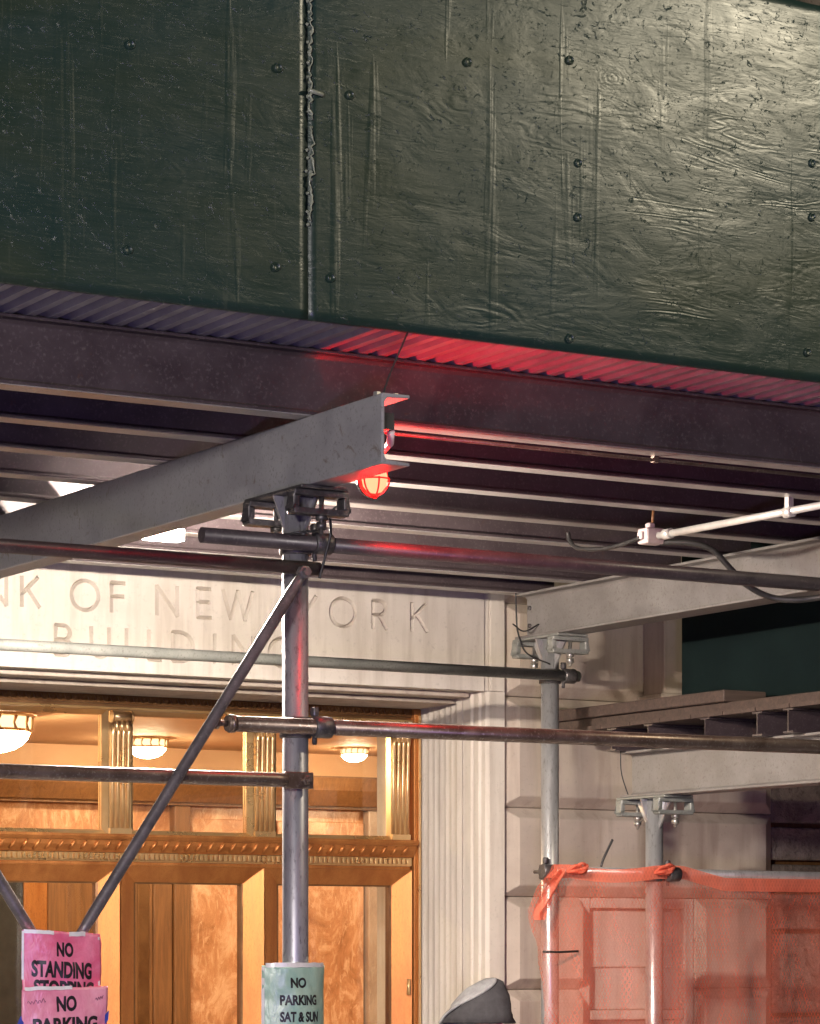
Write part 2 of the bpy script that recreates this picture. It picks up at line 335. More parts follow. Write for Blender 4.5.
def groove(mb, pts, x0, z0, h, hw=.0098, dep=.028):
    """one V-cut stroke: a closed solid that reaches out in front of the stone face"""
    close = pts[-1] == 'close'
    if close: pts = pts[:-1]
    P = [Vector((x0 + p[0] * h, z0 + p[1] * h)) for p in pts]; n = len(P); vs = []
    k = 1.5
    for i, p in enumerate(P):
        a = P[(i - 1) % n] if (close or i) else P[i]; b = P[(i + 1) % n] if (close or i < n - 1) else P[i]
        d = (b - a).normalized(); q = Vector((-d.y, d.x))
        if not close and i == 0: p = p - d * .004
        if not close and i == n - 1: p = p + d * .004
        for o, y in ((-hw * k, F - dep * (k - 1)), (hw * k, F - dep * (k - 1)), (0, F + dep)):
            vs.append((p.x + q.x * o, y, p.y + q.y * o))
    fs = []
    for i in range(n if close else n - 1):
        j = (i + 1) % n
        for t in range(3): fs.append((i * 3 + t, i * 3 + (t + 1) % 3, j * 3 + (t + 1) % 3, j * 3 + t))
    if not close: fs += [(0, 2, 1), ((n - 1) * 3, (n - 1) * 3 + 1, (n - 1) * 3 + 2)]
    mb.add(vs, fs)
cut_parts = []
CAP = .136
line1 = [('B', 4.92), ('A', 5.06), ('N', 5.235), ('K', 5.418), ('O', 5.665), ('F', 5.868), ('N', 6.102), ('E', 6.315), ('W', 6.45), ('Y', 6.855), ('O', 7.035), ('R', 7.272), ('K', 7.492)]
line2 = [('B', 5.586), ('U', 5.765), ('I', 5.945), ('L', 6.06), ('D', 6.185), ('I', 6.405), ('N', 6.505), ('G', 6.70)]
for txt, z in ((line1, 3.325), (line2, 3.112)):
    for ch, x in txt:
        for st in GLY[ch]:
            c = MB(); groove(c, list(st), x, z, CAP); cut_parts.append(c)
lint = MB().prism([(F, 3.045), (13.36, 3.045), (13.36, 7.0), (F, 7.0)], 'x', 4.50, 7.912).build('lintel', MT['lime'], bank)
cut = MB()
for c in cut_parts: cut.add(c.v, c.f)
cuto = cut.build('letter_cutter', MT['lime'], bank)
bmod = lint.modifiers.new('cut', 'BOOLEAN'); bmod.object = cuto; bmod.solver = 'EXACT'; bmod.use_self = True
dg = bpy.context.evaluated_depsgraph_get(); dg.update()
nm = bpy.data.meshes.new_from_object(lint.evaluated_get(dg))
lint.modifiers.clear(); lint.data = nm
if not nm.materials: nm.materials.append(MT['lime'])
bpy.data.objects.remove(cuto)
tag(lint, 'limestone lintel carved BANK OF NEW YORK BUILDING')
# stepped moulding on the lintel soffit
mo = MB()
mo.prism([(F + .10, 3.02), (13.34, 3.02), (13.34, 3.044), (F + .10, 3.044)], 'x', 4.5, 7.885)
mo.prism([(F + .22, 2.995), (13.33, 2.995), (13.33, 3.019), (F + .24, 3.019)], 'x', 4.5, 7.88)
mo.build('soffit_moulding', MT['lime_dark'], bank, bevel=.006, seg=2)
# door reveals with shallow flutes
def reveal(sign):
    cx = 6.2
    pts = [(8.035, F + .004), (8.035, 13.5), (7.893, 13.5), (7.893, 13.28)]
    y = 13.26
    while y > 12.93:
        for k in range(6):
            pts.append((7.893 + .004 * math.sin(math.pi * k / 6), y - .055 * k / 6))
        y -= .055
    pts += [(7.893, 12.90), (7.906, 12.893), (7.906, 12.82), (7.918, 12.812), (7.918, 12.765), (7.930, 12.757), (7.930, 12.72), (7.946, F + .004)]
    if sign < 0: pts = [(2 * cx - p[0], p[1]) for p in pts][::-1]
    return pts
MB().prism(reveal(1), 'z', 0, 3.0447).build('door_reveal', MT['lime'], bank)
MB().prism(reveal(-1), 'z', 0, 3.0447).build('door_reveal', MT['lime'], bank)
pil = MB().box(7.918, 7.948, F + .012, 13.3, 3.046, 7).box(7.9485, 8.035, F, 13.4, 3.046, 7)
pil.build('pilaster', MT['lime'], bank, bevel=.006, seg=2)
MB().box(4.365, 4.495, F, 13.4, 3.046, 7).build('pilaster', MT['lime'], bank, bevel=.006, seg=2)
# rusticated blocks, each course chamfered to a V joint
G = [0., .65, 1.10, 1.55, 2.02, 2.47, 3.03, 3.5, 3.97, 4.44, 4.91, 5.38, 5.85, 6.32, 7.0]
def block(mb, x0, x1, z0, z1, y=F - .012, ch=.055, cl=.08, cr=.08, dep=.062):
    a = [(x0, y + dep, z0), (x1, y + dep, z0), (x1, y + dep, z1), (x0, y + dep, z1)]
    b = [(x0 + cl, y, z0 + ch), (x1 - cr, y, z0 + ch), (x1 - cr, y, z1 - ch), (x0 + cl, y, z1 - ch)]
    c = [(p[0], y + dep + .3, p[2]) for p in a]
    mb.add(a + b + c, [(0, 1, 5, 4), (1, 2, 6, 5), (2, 3, 7, 6), (3, 0, 4, 7), (4, 5, 6, 7), (0, 8, 9, 1), (1, 9, 10, 2), (2, 10, 11, 3), (3, 11, 8, 0), (8, 11, 10, 9)])
wallb = MB(); walll = MB()
for i in range(len(G) - 1):
    z0, z1 = G[i] + .001, G[i + 1] - .001
    if z1 < 2.1 and z0 > .6:
        block(wallb, 8.037, 8.515, z0, z1, cr=.012); block(wallb, 9.24, 9.742, z0, z1, cl=.03)
    else:
        block(wallb, 8.037, 9.742, z0, z1)
    block(walll, 1.8, 4.36, z0, z1)
for wb_ in (wallb, walll): wb_.build('rusticated_wall', MT['lime_dark'], bank, bevel=.004, seg=1)
fr = MB()
for (x0, x1, z0, z1, y0, y1) in ((8.517, 8.585, .66, 2.018, 12.75, 12.95), (9.178, 9.238, .66, 2.018, 12.75, 12.95), (8.586, 9.177, 1.965, 2.018, 12.75, 12.95), (8.586, 9.177, 1.39, 1.44, 12.752, 12.95), (8.586, 9.177, .66, .74, 12.75, 12.95),
                                 (8.586, 9.177, .741, 1.389, 12.83, 12.95), (8.586, 9.177, 1.441, 1.964, 12.80, 12.95), (8.60, 9.13, 1.66, 1.955, 12.785, 12.799)):
    fr.box(x0, x1, y0, y1, z0, z1)
fr.build('niche_panel', MT['lime'], bank, bevel=.008, seg=2)
MB().box(4.4, 8.0, 13.5, 13.9, 3.06, 7.).box(1.8, 4.36, 13.06, 14, 0, 7).box(8.04, 9.74, 13.06, 14, 0, 7).box(4.3, 8.1, 12.64, 13.28, -.3, -.001).build('core_wall', MT['lime_dark'], bank)

MB().box(8.87, 9.09, 12.50, 12.686, 3.06, 4.2).box(8.84, 9.11, 12.48, 12.70, 2.985, 3.0595).build('bracket_pier', MT['lime_dark'], bank, bevel=.006)
# bronze door screen ------------------------------------------------
fz = MB().box(4.52, 7.846, D, D + .1, 2.952, 2.994)
fz.box(4.52, 7.846, D + .016, D + .1, 2.936, 2.9519)
x = 4.54
while x < 7.82:                                   # leaf ornament
    fz.add([(x, D, 2.955), (x + .034, D, 2.955), (x + .017, D, 2.992), (x + .017, D - .011, 2.968)], [(0, 1, 3), (1, 2, 3), (2, 0, 3)])
    fz.lathe([(0.0, -.008), (.006, -.006), (.008, 0.002)], (x + .037, D, 2.983), 8, 'y')
    x += .0405
fz.build('frieze', MT['bronze_dark'], bank)
MB().box(4.52, 7.846, D - .012, D + .06, 2.922, 2.9355).build('frieze_fillet', MT['gold'], bank, bevel=.003)
MB().box(7.847, 7.891, D - .02, D + .12, 0, 2.994).build('door_frame', MT['bronze'], bank, bevel=.006, seg=2)
MB().box(4.505, 4.5195, D - .02, D + .12, 0, 2.994).build('door_frame', MT['bronze'], bank)
MB().box(7.868, 7.884, D - .034, D - .0205, 0, 2.96).build('frame_bead', MT['gold'], bank, bevel=.005, seg=2)
CX = [5.395, 6.19, 6.985, 7.775]
edges = [4.52, 5.395, 6.19, 6.985, 7.78]
def frame_ring(mb, x0, x1, z0, z1, w, yo, yi, wt=None, wb=None):
    wt = wt or w; wb = wb or w
    o = [(x0, yo, z0), (x1, yo, z0), (x1, yo, z1), (x0, yo, z1)]
    i = [(x0 + w, yi, z0 + wb), (x1 - w, yi, z0 + wb), (x1 - w, yi, z1 - wt), (x0 + w, yi, z1 - wt)]
    ob = [(p[0], yi + .04, p[2]) for p in o]; ib = [(p[0], yi + .04, p[2]) for p in i]
    mb.add(o + i + ob + ib, [(0, 1, 5, 4), (1, 2, 6, 5), (2, 3, 7, 6), (3, 0, 4, 7), (0, 8, 9, 1), (1, 9, 10, 2), (2, 10, 11, 3), (3, 11, 8, 0),
                             (4, 5, 13, 12), (5, 6, 14, 13), (6, 7, 15, 14), (7, 4, 12, 15), (8, 12, 13, 9), (9, 13, 14, 10), (10, 14, 15, 11), (11, 15, 12, 8)])
for k in range(4):
    x0, x1 = edges[k], (edges[k + 1] if k < 3 else 7.846)
    # transom light above
    t = MB(); frame_ring(t, x0 + .062, x1 - (.062 if k < 3 else .07), 2.315, 2.921, .022, D + .004, D + .03)
    to = t.build('transom_window', MT['gold'], bank)
    MB().box(x0 + .083, x1 - .088, D + .040, D + .046, 2.335, 2.90).build('pane', MT['glass'], to)
    # door leaf
    d = MB(); frame_ring(d, x0 + .004, x1 - .004, .03, 2.165, .098, D - .01, D + .05, wt=.085, wb=.25)
    do = d.build('door_leaf', MT['bronze'], bank, bevel=.003)
    MB().box(x0 + .10, x1 - .10, D + .066, D + .073, .27, 2.085).build('pane', MT['glass'], do)
    b = MB()
    xi0, xi1 = x0 + .095, x1 - .095
    frame_ring(b, xi0, xi1, .27, 2.088, .012, D + .046, D + .05)
    b.build('glazing_bead', MT['bronze_dark'], do)
    if k in (1, 2):
        h = MB().tube([(x1 - .05 if k == 1 else x0 + .05, D - .06, .9), (x1 - .05 if k == 1 else x0 + .05, D - .06, 1.25)], .012, 12)
        for zz in (.93, 1.22): h.tube([(x1 - .05 if k == 1 else x0 + .05, D - .06, zz), (x1 - .05 if k == 1 else x0 + .05, D + .0, zz)], .009, 8)
        h.build('handle', MT['gold'], do)
# hinges on the right-hand door
for zz in (1.56, .6):
    MB().tube([(7.815, D - .018, zz - .04), (7.815, D - .018, zz + .04)], .010, 10).build('hinge', MT['gold'], bank)
# transom pilasters with scroll capitals
for x in CX + [4.58]:
    m = MB(); w = .060 if x < 7.7 else .055
    m.box(x - w, x + w, D + .0, D + .05, 2.316, 2.921)
    for i in range(4):
        xx = x - .042 + i * .028
        m.tube([(xx, D + .002, 2.345), (xx, D - .004, 2.6), (xx, D - .010, 2.80), (xx, D - .022, 2.845)], [.0105, .0105, .011, .012], 10)
    m.box(x - w + .002, x + w - .002, D - .018, D - .001, 2.317, 2.344)
    m.tube([(x - .052, D - .018, 2.888), (x + .052, D - .018, 2.888)], .026, 14)
    m.tube([(x - .056, D - .018, 2.888), (x - .047, D - .018, 2.888)], .030, 14).tube([(x + .047, D - .018, 2.888), (x + .056, D - .018, 2.888)], .030, 14)
    for s in (-1, 0, 1):
        m.lathe([(.002, -.028), (.012, -.020), (.016, 0), (.010, .022), (.002, .034)], (x + s * .028, D - .026, 2.842), 10)
    m.build('transom_pilaster', MT['gold'], bank)
# cornice with leaf row and dentils
co = MB().prism([(D - .060, 2.286), (D + .1, 2.286), (D + .1, 2.3145), (D - .066, 2.3145), (D - .070, 2.302)], 'x', 4.52, 7.85)
co.prism([(D - .020, 2.226), (D + .1, 2.226), (D + .1, 2.2855), (D - .052, 2.2855), (D - .046, 2.262), (D - .028, 2.240)], 'x', 4.52, 7.842)
x = 4.54
while x < 7.82:
    co.tube([(x, D - .030, 2.237), (x + .012, D - .045, 2.256), (x + .026, D - .056, 2.280)], [.005, .010, .006], 8); x += .062
co.build('cornice', MT['bronze'], bank)
de = MB().box(4.52, 7.838, D - .012, D + .1, 2.182, 2.2255)
x = 4.53
while x < 7.82:
    de.box(x, x + .017, D - .034, D - .0125, 2.192, 2.222); x += .027
de.build('dentil_band', MT['gold'], bank, bevel=.002)
MB().box(4.53, 7.83, D - .005, D + .1, 2.166, 2.1815).build('door_head', MT['bronze'], bank)

# lobby ------------------------------------------------------------
IB = 17.4
lob = MB().box(2.0, 12.5, IB, IB + .2, 0, 2.68).box(1.8, 2.0, 13.5, IB, 0, 3.05).box(12.5, 12.7, 14.01, IB, 0, 3.05)
lob.build('lobby_wall', MT['marble'], bank)
MB().box(2.0, 12.5, IB - .10, IB + .2, 2.6805, 2.90).prism([(IB - .13, 2.70), (IB - .1005, 2.70), (IB - .1005, 2.88), (IB - .22, 2.88), (IB - .20, 2.80)], 'x', 2.0, 12.5).build('lobby_cornice', MT['wood'], bank)
MB().box(2.0, 12.5, IB, IB + .2, 2.901, 3.05).build('lobby_frieze', MT['plaster'], bank)
MB().box(1.8, 12.7, 13.37, 17.6, 3.05, 3.2).build('lobby_ceiling', MT['plaster'], bank)
MB().box(1.8, 12.7, 13.28, 17.6, -.2, 0).build('lobby_floor', MT['floor'], bank)
# woodwork, a black slab painted as doorway shade and grey piers along the back of the lobby
wv = IB - .06
for (x0, x1, z1, mt, nm) in ((8.16, 8.30, 2.44, 'wood', 'lobby_door'), (8.305, 8.44, 2.44, 'wood', 'lobby_door'), (8.445, 8.56, 2.678, 'wood', 'wood_pilaster'), (7.40, 7.56, 2.40, 'bronze', 'inner_door_frame'), (7.565, 8.02, 2.36, 'wood', 'lobby_door'),
                             (7.15, 7.395, 2.36, 'rubber', 'doorway_shade_slab'), (6.6, 7.0, 2.678, 'wood', 'wood_pilaster'), (9.88, 10.35, 2.678, 'marble_grey', 'marble_pier')):
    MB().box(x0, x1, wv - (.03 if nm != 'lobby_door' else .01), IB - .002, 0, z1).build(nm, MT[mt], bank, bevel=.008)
MB().box(7.12, 8.60, wv - .05, IB - .002, 2.445, 2.50).build('door_head', MT['wood'], bank, bevel=.008)
MB().box(8.19, 8.27, wv - .02, wv - .0105, .3, 2.3).build('door_panel', MT['bronze_dark'], bank, bevel=.006)
for (x0, x1) in ((8.565, 9.20), (9.22, 9.87)):
    MB().box(x0, x1, wv + .02, IB - .002, .2, 2.60).build('marble_panel', MT['marble'], bank, bevel=.006)
def ceiling_lamp(x, y, r, label):
    t = thing('ceiling_lamp', label, 'ceiling lamp', (x, y, 3.05), 'bowl lamps on the lobby ceiling')
    k = r / .26
    prof = [(.001, -.265 * k)] + [(r * math.sin(a) * .93, -.115 * k - .15 * k * math.cos(a)) for a in (.3, .6, .9, 1.2, 1.45)]
    MB().lathe(prof, (x, y, 3.05), 28).build('lamp_bowl', MT['bowl'], t)
    MB().lathe([(r * .93, -.12 * k), (r * .97, -.02 * k)], (x, y, 3.05), 28).build('glass_band', MT['filig'], t)
    f = MB().lathe([(r * .95, -.128 * k), (r * .99, -.128 * k), (r * 1.0, -.112 * k), (r * .95, -.108 * k)], (x, y, 3.05), 28)
    f.lathe([(r * .97, -.03 * k), (r * 1.07, -.024 * k), (r * 1.10, -.001), (r * .9, -.001)], (x, y, 3.05), 28)
    for i in range(14):
        a = 2 * math.pi * i / 14; q = (x + math.cos(a) * r * .985, y + math.sin(a) * r * .985)
        f.tube([(q[0], q[1], 3.05 - .12 * k), (q[0] + .018 * k * math.sin(a), q[1] - .018 * k * math.cos(a), 3.05 - .075 * k), (q[0], q[1], 3.05 - .025 * k)], [.012 * k, .008 * k, .014 * k], 6)
    f.build('filigree', MT['gold'], t); return t
ceiling_lamp(6.36, 15.3, .215, 'largest lit bowl lamp with a gold filigree band, at left edge behind the transom')
ceiling_lamp(7.91, 16.6, .125, 'small lit bowl lamp on the lobby ceiling, right of the first gold transom pilaster')
ceiling_lamp(9.45, 16.75, .09, 'lit bowl lamp seen through the rightmost transom window')
ceiling_lamp(4.2, 15.4, .25, 'added lit bowl lamp on the lobby ceiling, unseen beyond the left edge')  # extra lamp out of view, added to brighten the lobby
ceiling_lamp(10.6, 15.0, .25, 'added lit bowl lamp on the lobby ceiling, unseen behind the right-hand stone wall')  # also added out of view for a brighter lobby

# neighbouring stone building ---------------------------------------
nb = thing('stone_building', 'rough brown stone building adjoining the limestone bank at far right', 'building', (12, 13, 0))
rb = MB()
zz = [0, .5, .95, 1.40, 1.85, 2.06, 2.22, 2.42, 2.68, 3.1, 3.6, 4.1, 4.6, 5.2, 5.8, 6.4, 7.0]
for i in range(len(zz) - 1):
    x = 9.76; 
    while x < 18:
        w = random.uniform(.9, 1.5); rb.box(x, x + w - .012, 12.78 + random.uniform(-.008, .012), 13.2, zz[i] + .012, zz[i + 1] - .012); x += w
rb.build('block_wall', MT['rough_stone'], nb, bevel=.012, seg=2)
MB().box(9.745, 18, 12.86, 13.5, 0, 7).build('mortar', MT['wood'], nb)

# ------------------------------------------------------------------ the sidewalk shed
# hoarding (plywood parapet)
ho = thing('plywood_hoarding', 'tall dark green painted plywood hoarding along the shed edge', 'hoarding', (4.3, 7.98, 3.665))
for (x0, x1) in ((-2.98, -.544), (-.54, 1.896), (1.90, 4.3395), (4.3415, 6.78), (6.784, 8.0)):
    pn = MB()
    nx, nz = max(4, int((x1 - x0) / .03)), 42
    # slightly warped sheet so it is never perfectly flat
    def yy(x, z): return 7.98 + .004 * noise.noise((x * 1.3, z * 1.8, 3.)) + .0015 * noise.noise((x * 7, z * 5, 1.))
    vs, fs = [], []
    for i in range(nx + 1):
        for j in range(nz + 1):
            x, z = x0 + (x1 - x0) * i / nx, 3.664 + 1.27 * j / nz
            if j == nz: z += .006 * noise.noise((x * 9, 0, 5.))
            vs.append((x, yy(x, z), z))
    for i in range(nx):
        for j in range(nz):
            a = i * (nz + 1) + j; fs.append((a, a + nz + 1, a + nz + 2, a + 1))
    pn.add(vs, fs, True)
    po = pn.build('plywood_panel', MT['green'], ho)
    so = po.modifiers.new('thick', 'SOLIDIFY'); so.thickness = .018; so.offset = -1
    if x0 == 1.90: p_left = po
    if x0 == 4.3415: p_right = po
# screw heads sunk in the paint
def screw(x, z, par, r=.0105):
    s = MB().lathe([(0.0005, -.0008), (r * .7, -.0008), (r * .86, -.0025), (r * 1.05, -.0048), (r * 1.25, -.0035), (r * 1.5, .004)], (x, 7.977, z), 14, 'y')
    s.build('screw_head', MT['green'], par)
for x, z in ((3.747, 4.407), (3.74, 3.804), (4.238, 4.413), (4.231, 3.811), (3.12, 4.41), (3.12, 3.80), (2.5, 4.4), (2.5, 3.8)): screw(x, z, p_left)
for x, z in ((4.487, 4.367), (5.325, 4.271), (5.325, 4.098), (4.911, 4.532), (5.294, 4.596), (6.27, 4.397), (6.27, 4.216), (5.294, 3.707), (4.42, 3.80), (6.25, 3.76)): screw(x, z, p_right, .0105)
# ragged ridge of old paint along the open joint, a bent nail and a batten mark
rd = MB(); random.seed(3)
for (za, zb) in ((4.27, 4.92), (3.96, 4.25)):
    pts, rs = [], []
    z = zb
    while z > za:
        pts.append((4.343 + random.uniform(-.003, .010) + (.012 if 4.1 < z < 4.25 else 0) * random.random(), 7.974 - random.uniform(0, .004), z))
        rs.append(random.uniform(.0012, .0048)); z -= random.uniform(.006, .014)
    rd.tube(pts, rs, 7)
for i in range(46):
    z = random.uniform(3.95, 4.93); x = 4.340 + random.uniform(-.004, .022) * (1.4 if 4.05 < z < 4.28 else .6)
    rd.lathe([(.0005, -.006), (random.uniform(.002, .005), -.003), (.006, .003)], (x, 7.977, z), 6, 'y')
rd.build('paint_ridge', MT['ridge'], p_left)
MB().tube([(4.336, 7.966, 4.357), (4.385, 7.970, 4.352), (4.39, 7.982, 4.351)], .0065, 10).build('bent_nail', MT['ridge'], p_right)
# metal deck
PITCH, AMP = .072, .0135
prof = []
x = -2.9
while x < 7.95:
    prof += [(x, 3.680 - AMP), (x + .026, 3.680 - AMP), (x + .036, 3.680 + AMP), (x + .062, 3.680 + AMP)]; x += PITCH
n = len(prof)
dk = MB(); vs = [(p[0], y, p[1]) for y in (8.003, 12.66) for p in prof]
dk.add(vs, [(i, i + 1, n + i + 1, n + i) for i in range(n - 1)])
dko = tag(dk.build('metal_deck', MT['deck'], loc=(2.5, 10, 3.672)), 'corrugated metal deck lying on the joists behind the green hoarding', 'metal deck')
dko.modifiers.new('thick', 'SOLIDIFY').thickness = .0016
# joists along the street
JH, JZ = .210, 3.453
ordn = ['nearest the street, directly behind the hoarding', 'second back from the hoarding', 'third back from the hoarding', 'fourth back from the hoarding', 'fifth back from the hoarding',
        'sixth back from the hoarding', 'second nearest the bank wall', 'nearest the bank wall, just above the inscription']
j0 = None
for k in range(8):
    y = 8.40 + .521 * k
    lab = 'maroon grey steel joist under the deck, ' + ordn[k]
    if j0 is None:
        j0 = MB().prism(ibeam_prof(.10, JH, .010, .008, JZ, y), 'x', -2.9, 7.9).build('steel_joist', MT['joist'], loc=(2.5, y, JZ), bevel=.002)
        MB().box(-2.9, 7.9, y - .043, y + .043, JZ - .003, JZ - .0003).build('lit_flange_strip', MT['flange'], j0)  # pale strip added so the joist undersides look lit
        o = j0
    else:
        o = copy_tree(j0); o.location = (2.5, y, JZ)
    tag(o, lab, 'steel joist', 'joists under the deck')
# cross beams
BH, BZ = .218, 3.233
def cross_beam(x, y0, y1, label, mat, w=.15, z=BZ, h=BH, grp='beams across the sidewalk', channel=False):
    t = thing('cross_beam', label, 'steel beam', (x, (y0 + y1) / 2, z), grp)
    prof = ibeam_prof(w, h, .012, .012, z, x)
    if channel:
        a, b = x - w / 2, x + w / 2
        prof = [(a + .004, z), (b, z), (b, z + .010), (a + .020, z + .014), (a + .011, z + .026), (a + .011, z + h - .026), (a + .020, z + h - .014), (b, z + h - .010), (b, z + h), (a + .004, z + h), (a, z + h - .004), (a, z + .004)]
    MB().prism(prof, 'y', y0, y1).build('beam_body', mat, t, bevel=.003, seg=2)
    return t
B1 = cross_beam(4.603, 7.90, 12.06, 'grey steel beam with its free end beside the red caged lamp', MT['beam'], w=.10, channel=True)
B2 = cross_beam(7.76, 7.90, 12.06, 'pale grey steel beam at right running to the bank wall above the thin galvanised post', MT['beam2'])
B3 = cross_beam(8.245, 7.6, 11.88, 'lower pale steel beam at right carrying the small joists of the lower shed', MT['beam2'], z=2.482, h=.222)
for bt, yb in ((B1, 7.96), (B2, 12.02)):
    for s in (-1, 1):
        MB().lathe([(.0005, .012), (.012, .012), (.014, 0), (.014, -.002)], (bt.location.x + s * .032, yb, BZ + BH), 6, smooth=False).build('bolt', MT['zinc'], bt)
for zz in (3.30, 3.385):
    MB().lathe([(.0005, -.010), (.010, -.010), (.011, 0)], (7.7535, 12.03, zz), 8, 'x').build('rivet', MT['clamp'], B2)

# posts -------------------------------------------------------------
def ring_prism(mb, cx, cy, z0, z1, hw, th, hy, open_side=0):
    """rectangular clamp loop across the beam"""
    mb.box(cx - hw, cx + hw, cy - hy, cy + hy, z0, z0 + th)
    if open_side != -1: mb.box(cx - hw, cx - hw + th, cy - hy, cy + hy, z0 + th, z1 - th)
    if open_side != 1: mb.box(cx + hw - th, cx + hw, cy - hy, cy + hy, z0 + th, z1 - th)
    mb.box(cx - hw, cx + hw, cy - hy, cy + hy, z1 - th, z1)
def post(x, y, top, r, mat, cmat, label, group='posts of the sidewalk shed', base=True, couplers=()):
    t = thing('support_post', label, 'post', (x, y, 0), group)
    MB().tube([(x, y, .012), (x, y, top - .012)], r, 28).build('pipe', mat, t)
    MB().box(x - .11, x + .11, y - .11, y + .11, 0, .012).build('base_plate', cmat, t, bevel=.003)
    MB().box(x - .085, x + .085, y - .20, y + .20, top - .012, top - .0005).build('head_plate', cmat, t, bevel=.003)
    g = MB()
    for s in (-1, 1):
        g.prism([(y + s * r * .9, top - .16), (y + s * .15, top - .0125), (y + s * r * .9, top - .0125)], 'x', x - .004, x + .004)
        g.prism([(x + s * r * .9, top - .13), (x + s * .082, top - .0125), (x + s * r * .9, top - .0125)], 'y', y - .004, y + .004)
    g.build('gusset', mat, t)
    for s in (-1, 1):
        c = MB(); ring_prism(c, x, y + s * .155, top - .092, top - .0125, .10, .020, .028)
        co_ = c.build('clamp', cmat, t, bevel=.006, seg=3)
        for q in (.25,):
            b = MB().tube([(x + q * .045, y + s * .155, top - .15), (x + q * .045, y + s * .155, top - .03)], .0085, 10)
            b.tube([(x + q * .045, y + s * .155, top - .135), (x + q * .045, y + s * .155, top - .112)], .019, 6)
            b.tube([(x + q * .045, y + s * .155, top - .106), (x + q * .045, y + s * .155, top - .089)], .021, 6)
            b.build('bolt', MT['zinc'] if cmat is MT['galv_dull'] else MT['clamp'], co_)
    for (z, side, pr, yo) in couplers:
        # right-angle coupler: band round the post, band round the pipe, hinge bolt
        c = MB().tube([(x, y, z - .034), (x, y, z + .034)], r + .010, 20)
        c.tube([(x + side * .060 - .032, y + yo, z), (x + side * .060 + .032, y + yo, z)], pr + .010, 18)
        c.tube([(x + side * (r + .012), y - r * .9, z + .0), (x + side * (r + .012), y + r * 1.2, z)], .010, 8)
        c.tube([(x + side * .05, y + yo * .55, z - .055), (x + side * .05, y + yo * .55, z + .055)], .009, 8)
        c.lathe([(.0005, .015), (.015, .015), (.017, 0), (.015, -.015), (.0005, -.015)], (x + side * .05, y + yo * .55, z + .052), 6, smooth=False)
        c.lathe([(.0005, .013), (.015, .013), (.015, -.013), (.0005, -.013)], (x + side * (r + .012), y - r * .9, z), 6, 'y', smooth=False)
        c.build('coupler', MT['clamp'], t, bevel=.003)
    return t
PA = post(4.61, 8.56, BZ, .0425, MT['galv_dark'], MT['clamp'], 'grey galvanised post with a mint paper sign taped on, under the beam end', couplers=((2.471, 1, .0255, -.070), (3.066, 1, .0255, -.070)))
PB = post(7.765, 11.875, BZ, .0425, MT['galv'], MT['galv_dull'], 'shiny thin post nearest the doorway, left edge of orange net tied to it', couplers=((3.045, 1, .025, -.07), (2.12, -1, .024, -.07)))
PC = post(8.245, 11.70, 2.482, .0425, MT['galv'], MT['galv_dull'], 'shiny post behind orange net under the lower beam, right of the taller shiny post', couplers=((2.11, 1, .024, -.07),))
PD = post(4.61, 11.875, BZ, .0425, MT['galv'], MT['galv_dull'], 'galvanised post by the bank doors under the far end of the grey beam')
PE = post(7.765, 8.56, BZ, .0425, MT['galv'], MT['clamp'], 'galvanised kerbside post under the near end of the pale grey beam')
PF = post(8.245, 8.3, 2.482, .0425, MT['galv'], MT['galv_dull'], 'galvanised kerbside post under the near end of the lower beam')

# horizontal pipes ----------------------------------------------------
def pipe(name, p0, p1, r, mat, label, cat='pipe', group='scaffold pipes of the shed', extra=None):
    m = MB().tube([p0, p1], r, 20)
    if extra: extra(m)
    c = [(a + b) / 2 for a, b in zip(p0, p1)]
    return tag(m.build(name, mat, loc=c), label, cat, group)
pipe('ledger_pipe', (1.3, 11.805, 3.044), (7.88, 11.805, 3.046), .0255, MT['galv_dull'], 'dull grey green pipe crossing in front of the carved inscription')
def l2x(m):
    m.tube([(4.333, 8.490, 2.471), (4.350, 8.490, 2.471)], .030, 18)
    m.tube([(4.285, 8.490, 2.471), (4.325, 8.490, 2.471)], .010, 12).tube([(4.277, 8.490, 2.471), (4.293, 8.490, 2.471)], .020, 14)
pipe('ledger_pipe', (4.325, 8.490, 2.471), (7.95, 8.490, 2.481), .0255, MT['brown_pipe'], 'long brown pipe starting left of the mint sign post and running right', extra=l2x)
def l3x(m):
    m.add([], [])
# flattened-end brace
br = MB().tube([(1.2, 8.497, 2.293), (4.50, 8.497, 2.297), (4.545, 8.497, 2.297)], [.0235, .0235, .022], 18)
m4 = Matrix.Translation((4.585, 8.492, 2.297))
br.obox(m4, .052, .008, .027)
br.lathe([(.0005, -.024), (.017, -.024), (.019, -.008)], (4.607, 8.492, 2.297), 6, 'y', smooth=False)
br.tube([(4.607, 8.45, 2.297), (4.607, 8.53, 2.297)], .009, 8)
tag(br.build('guard_pipe', MT['brown_pipe'], loc=(3, 8.497, 2.295), bevel=.003), 'brown pipe with a flattened bolted end, left of the mint sign post', 'pipe', 'scaffold pipes of the shed')
pipe('ledger_pipe', (1.0, 8.492, 2.985), (4.66, 8.492, 2.983), .0225, MT['dark_pipe'], 'dark pipe at upper left passing under the grey beam to the post top')
pipe('ledger_pipe', (4.235, 8.490, 3.064), (7.95, 8.490, 3.058), .0255, MT['dark_pipe'], 'dark pipe lit red near the post top and running right below the joists')
pipe('guard_pipe', (7.69, 11.80, 2.122), (11.4, 11.62, 2.10), .0235, MT['galv'], 'bright galvanised guard pipe carrying the orange net')
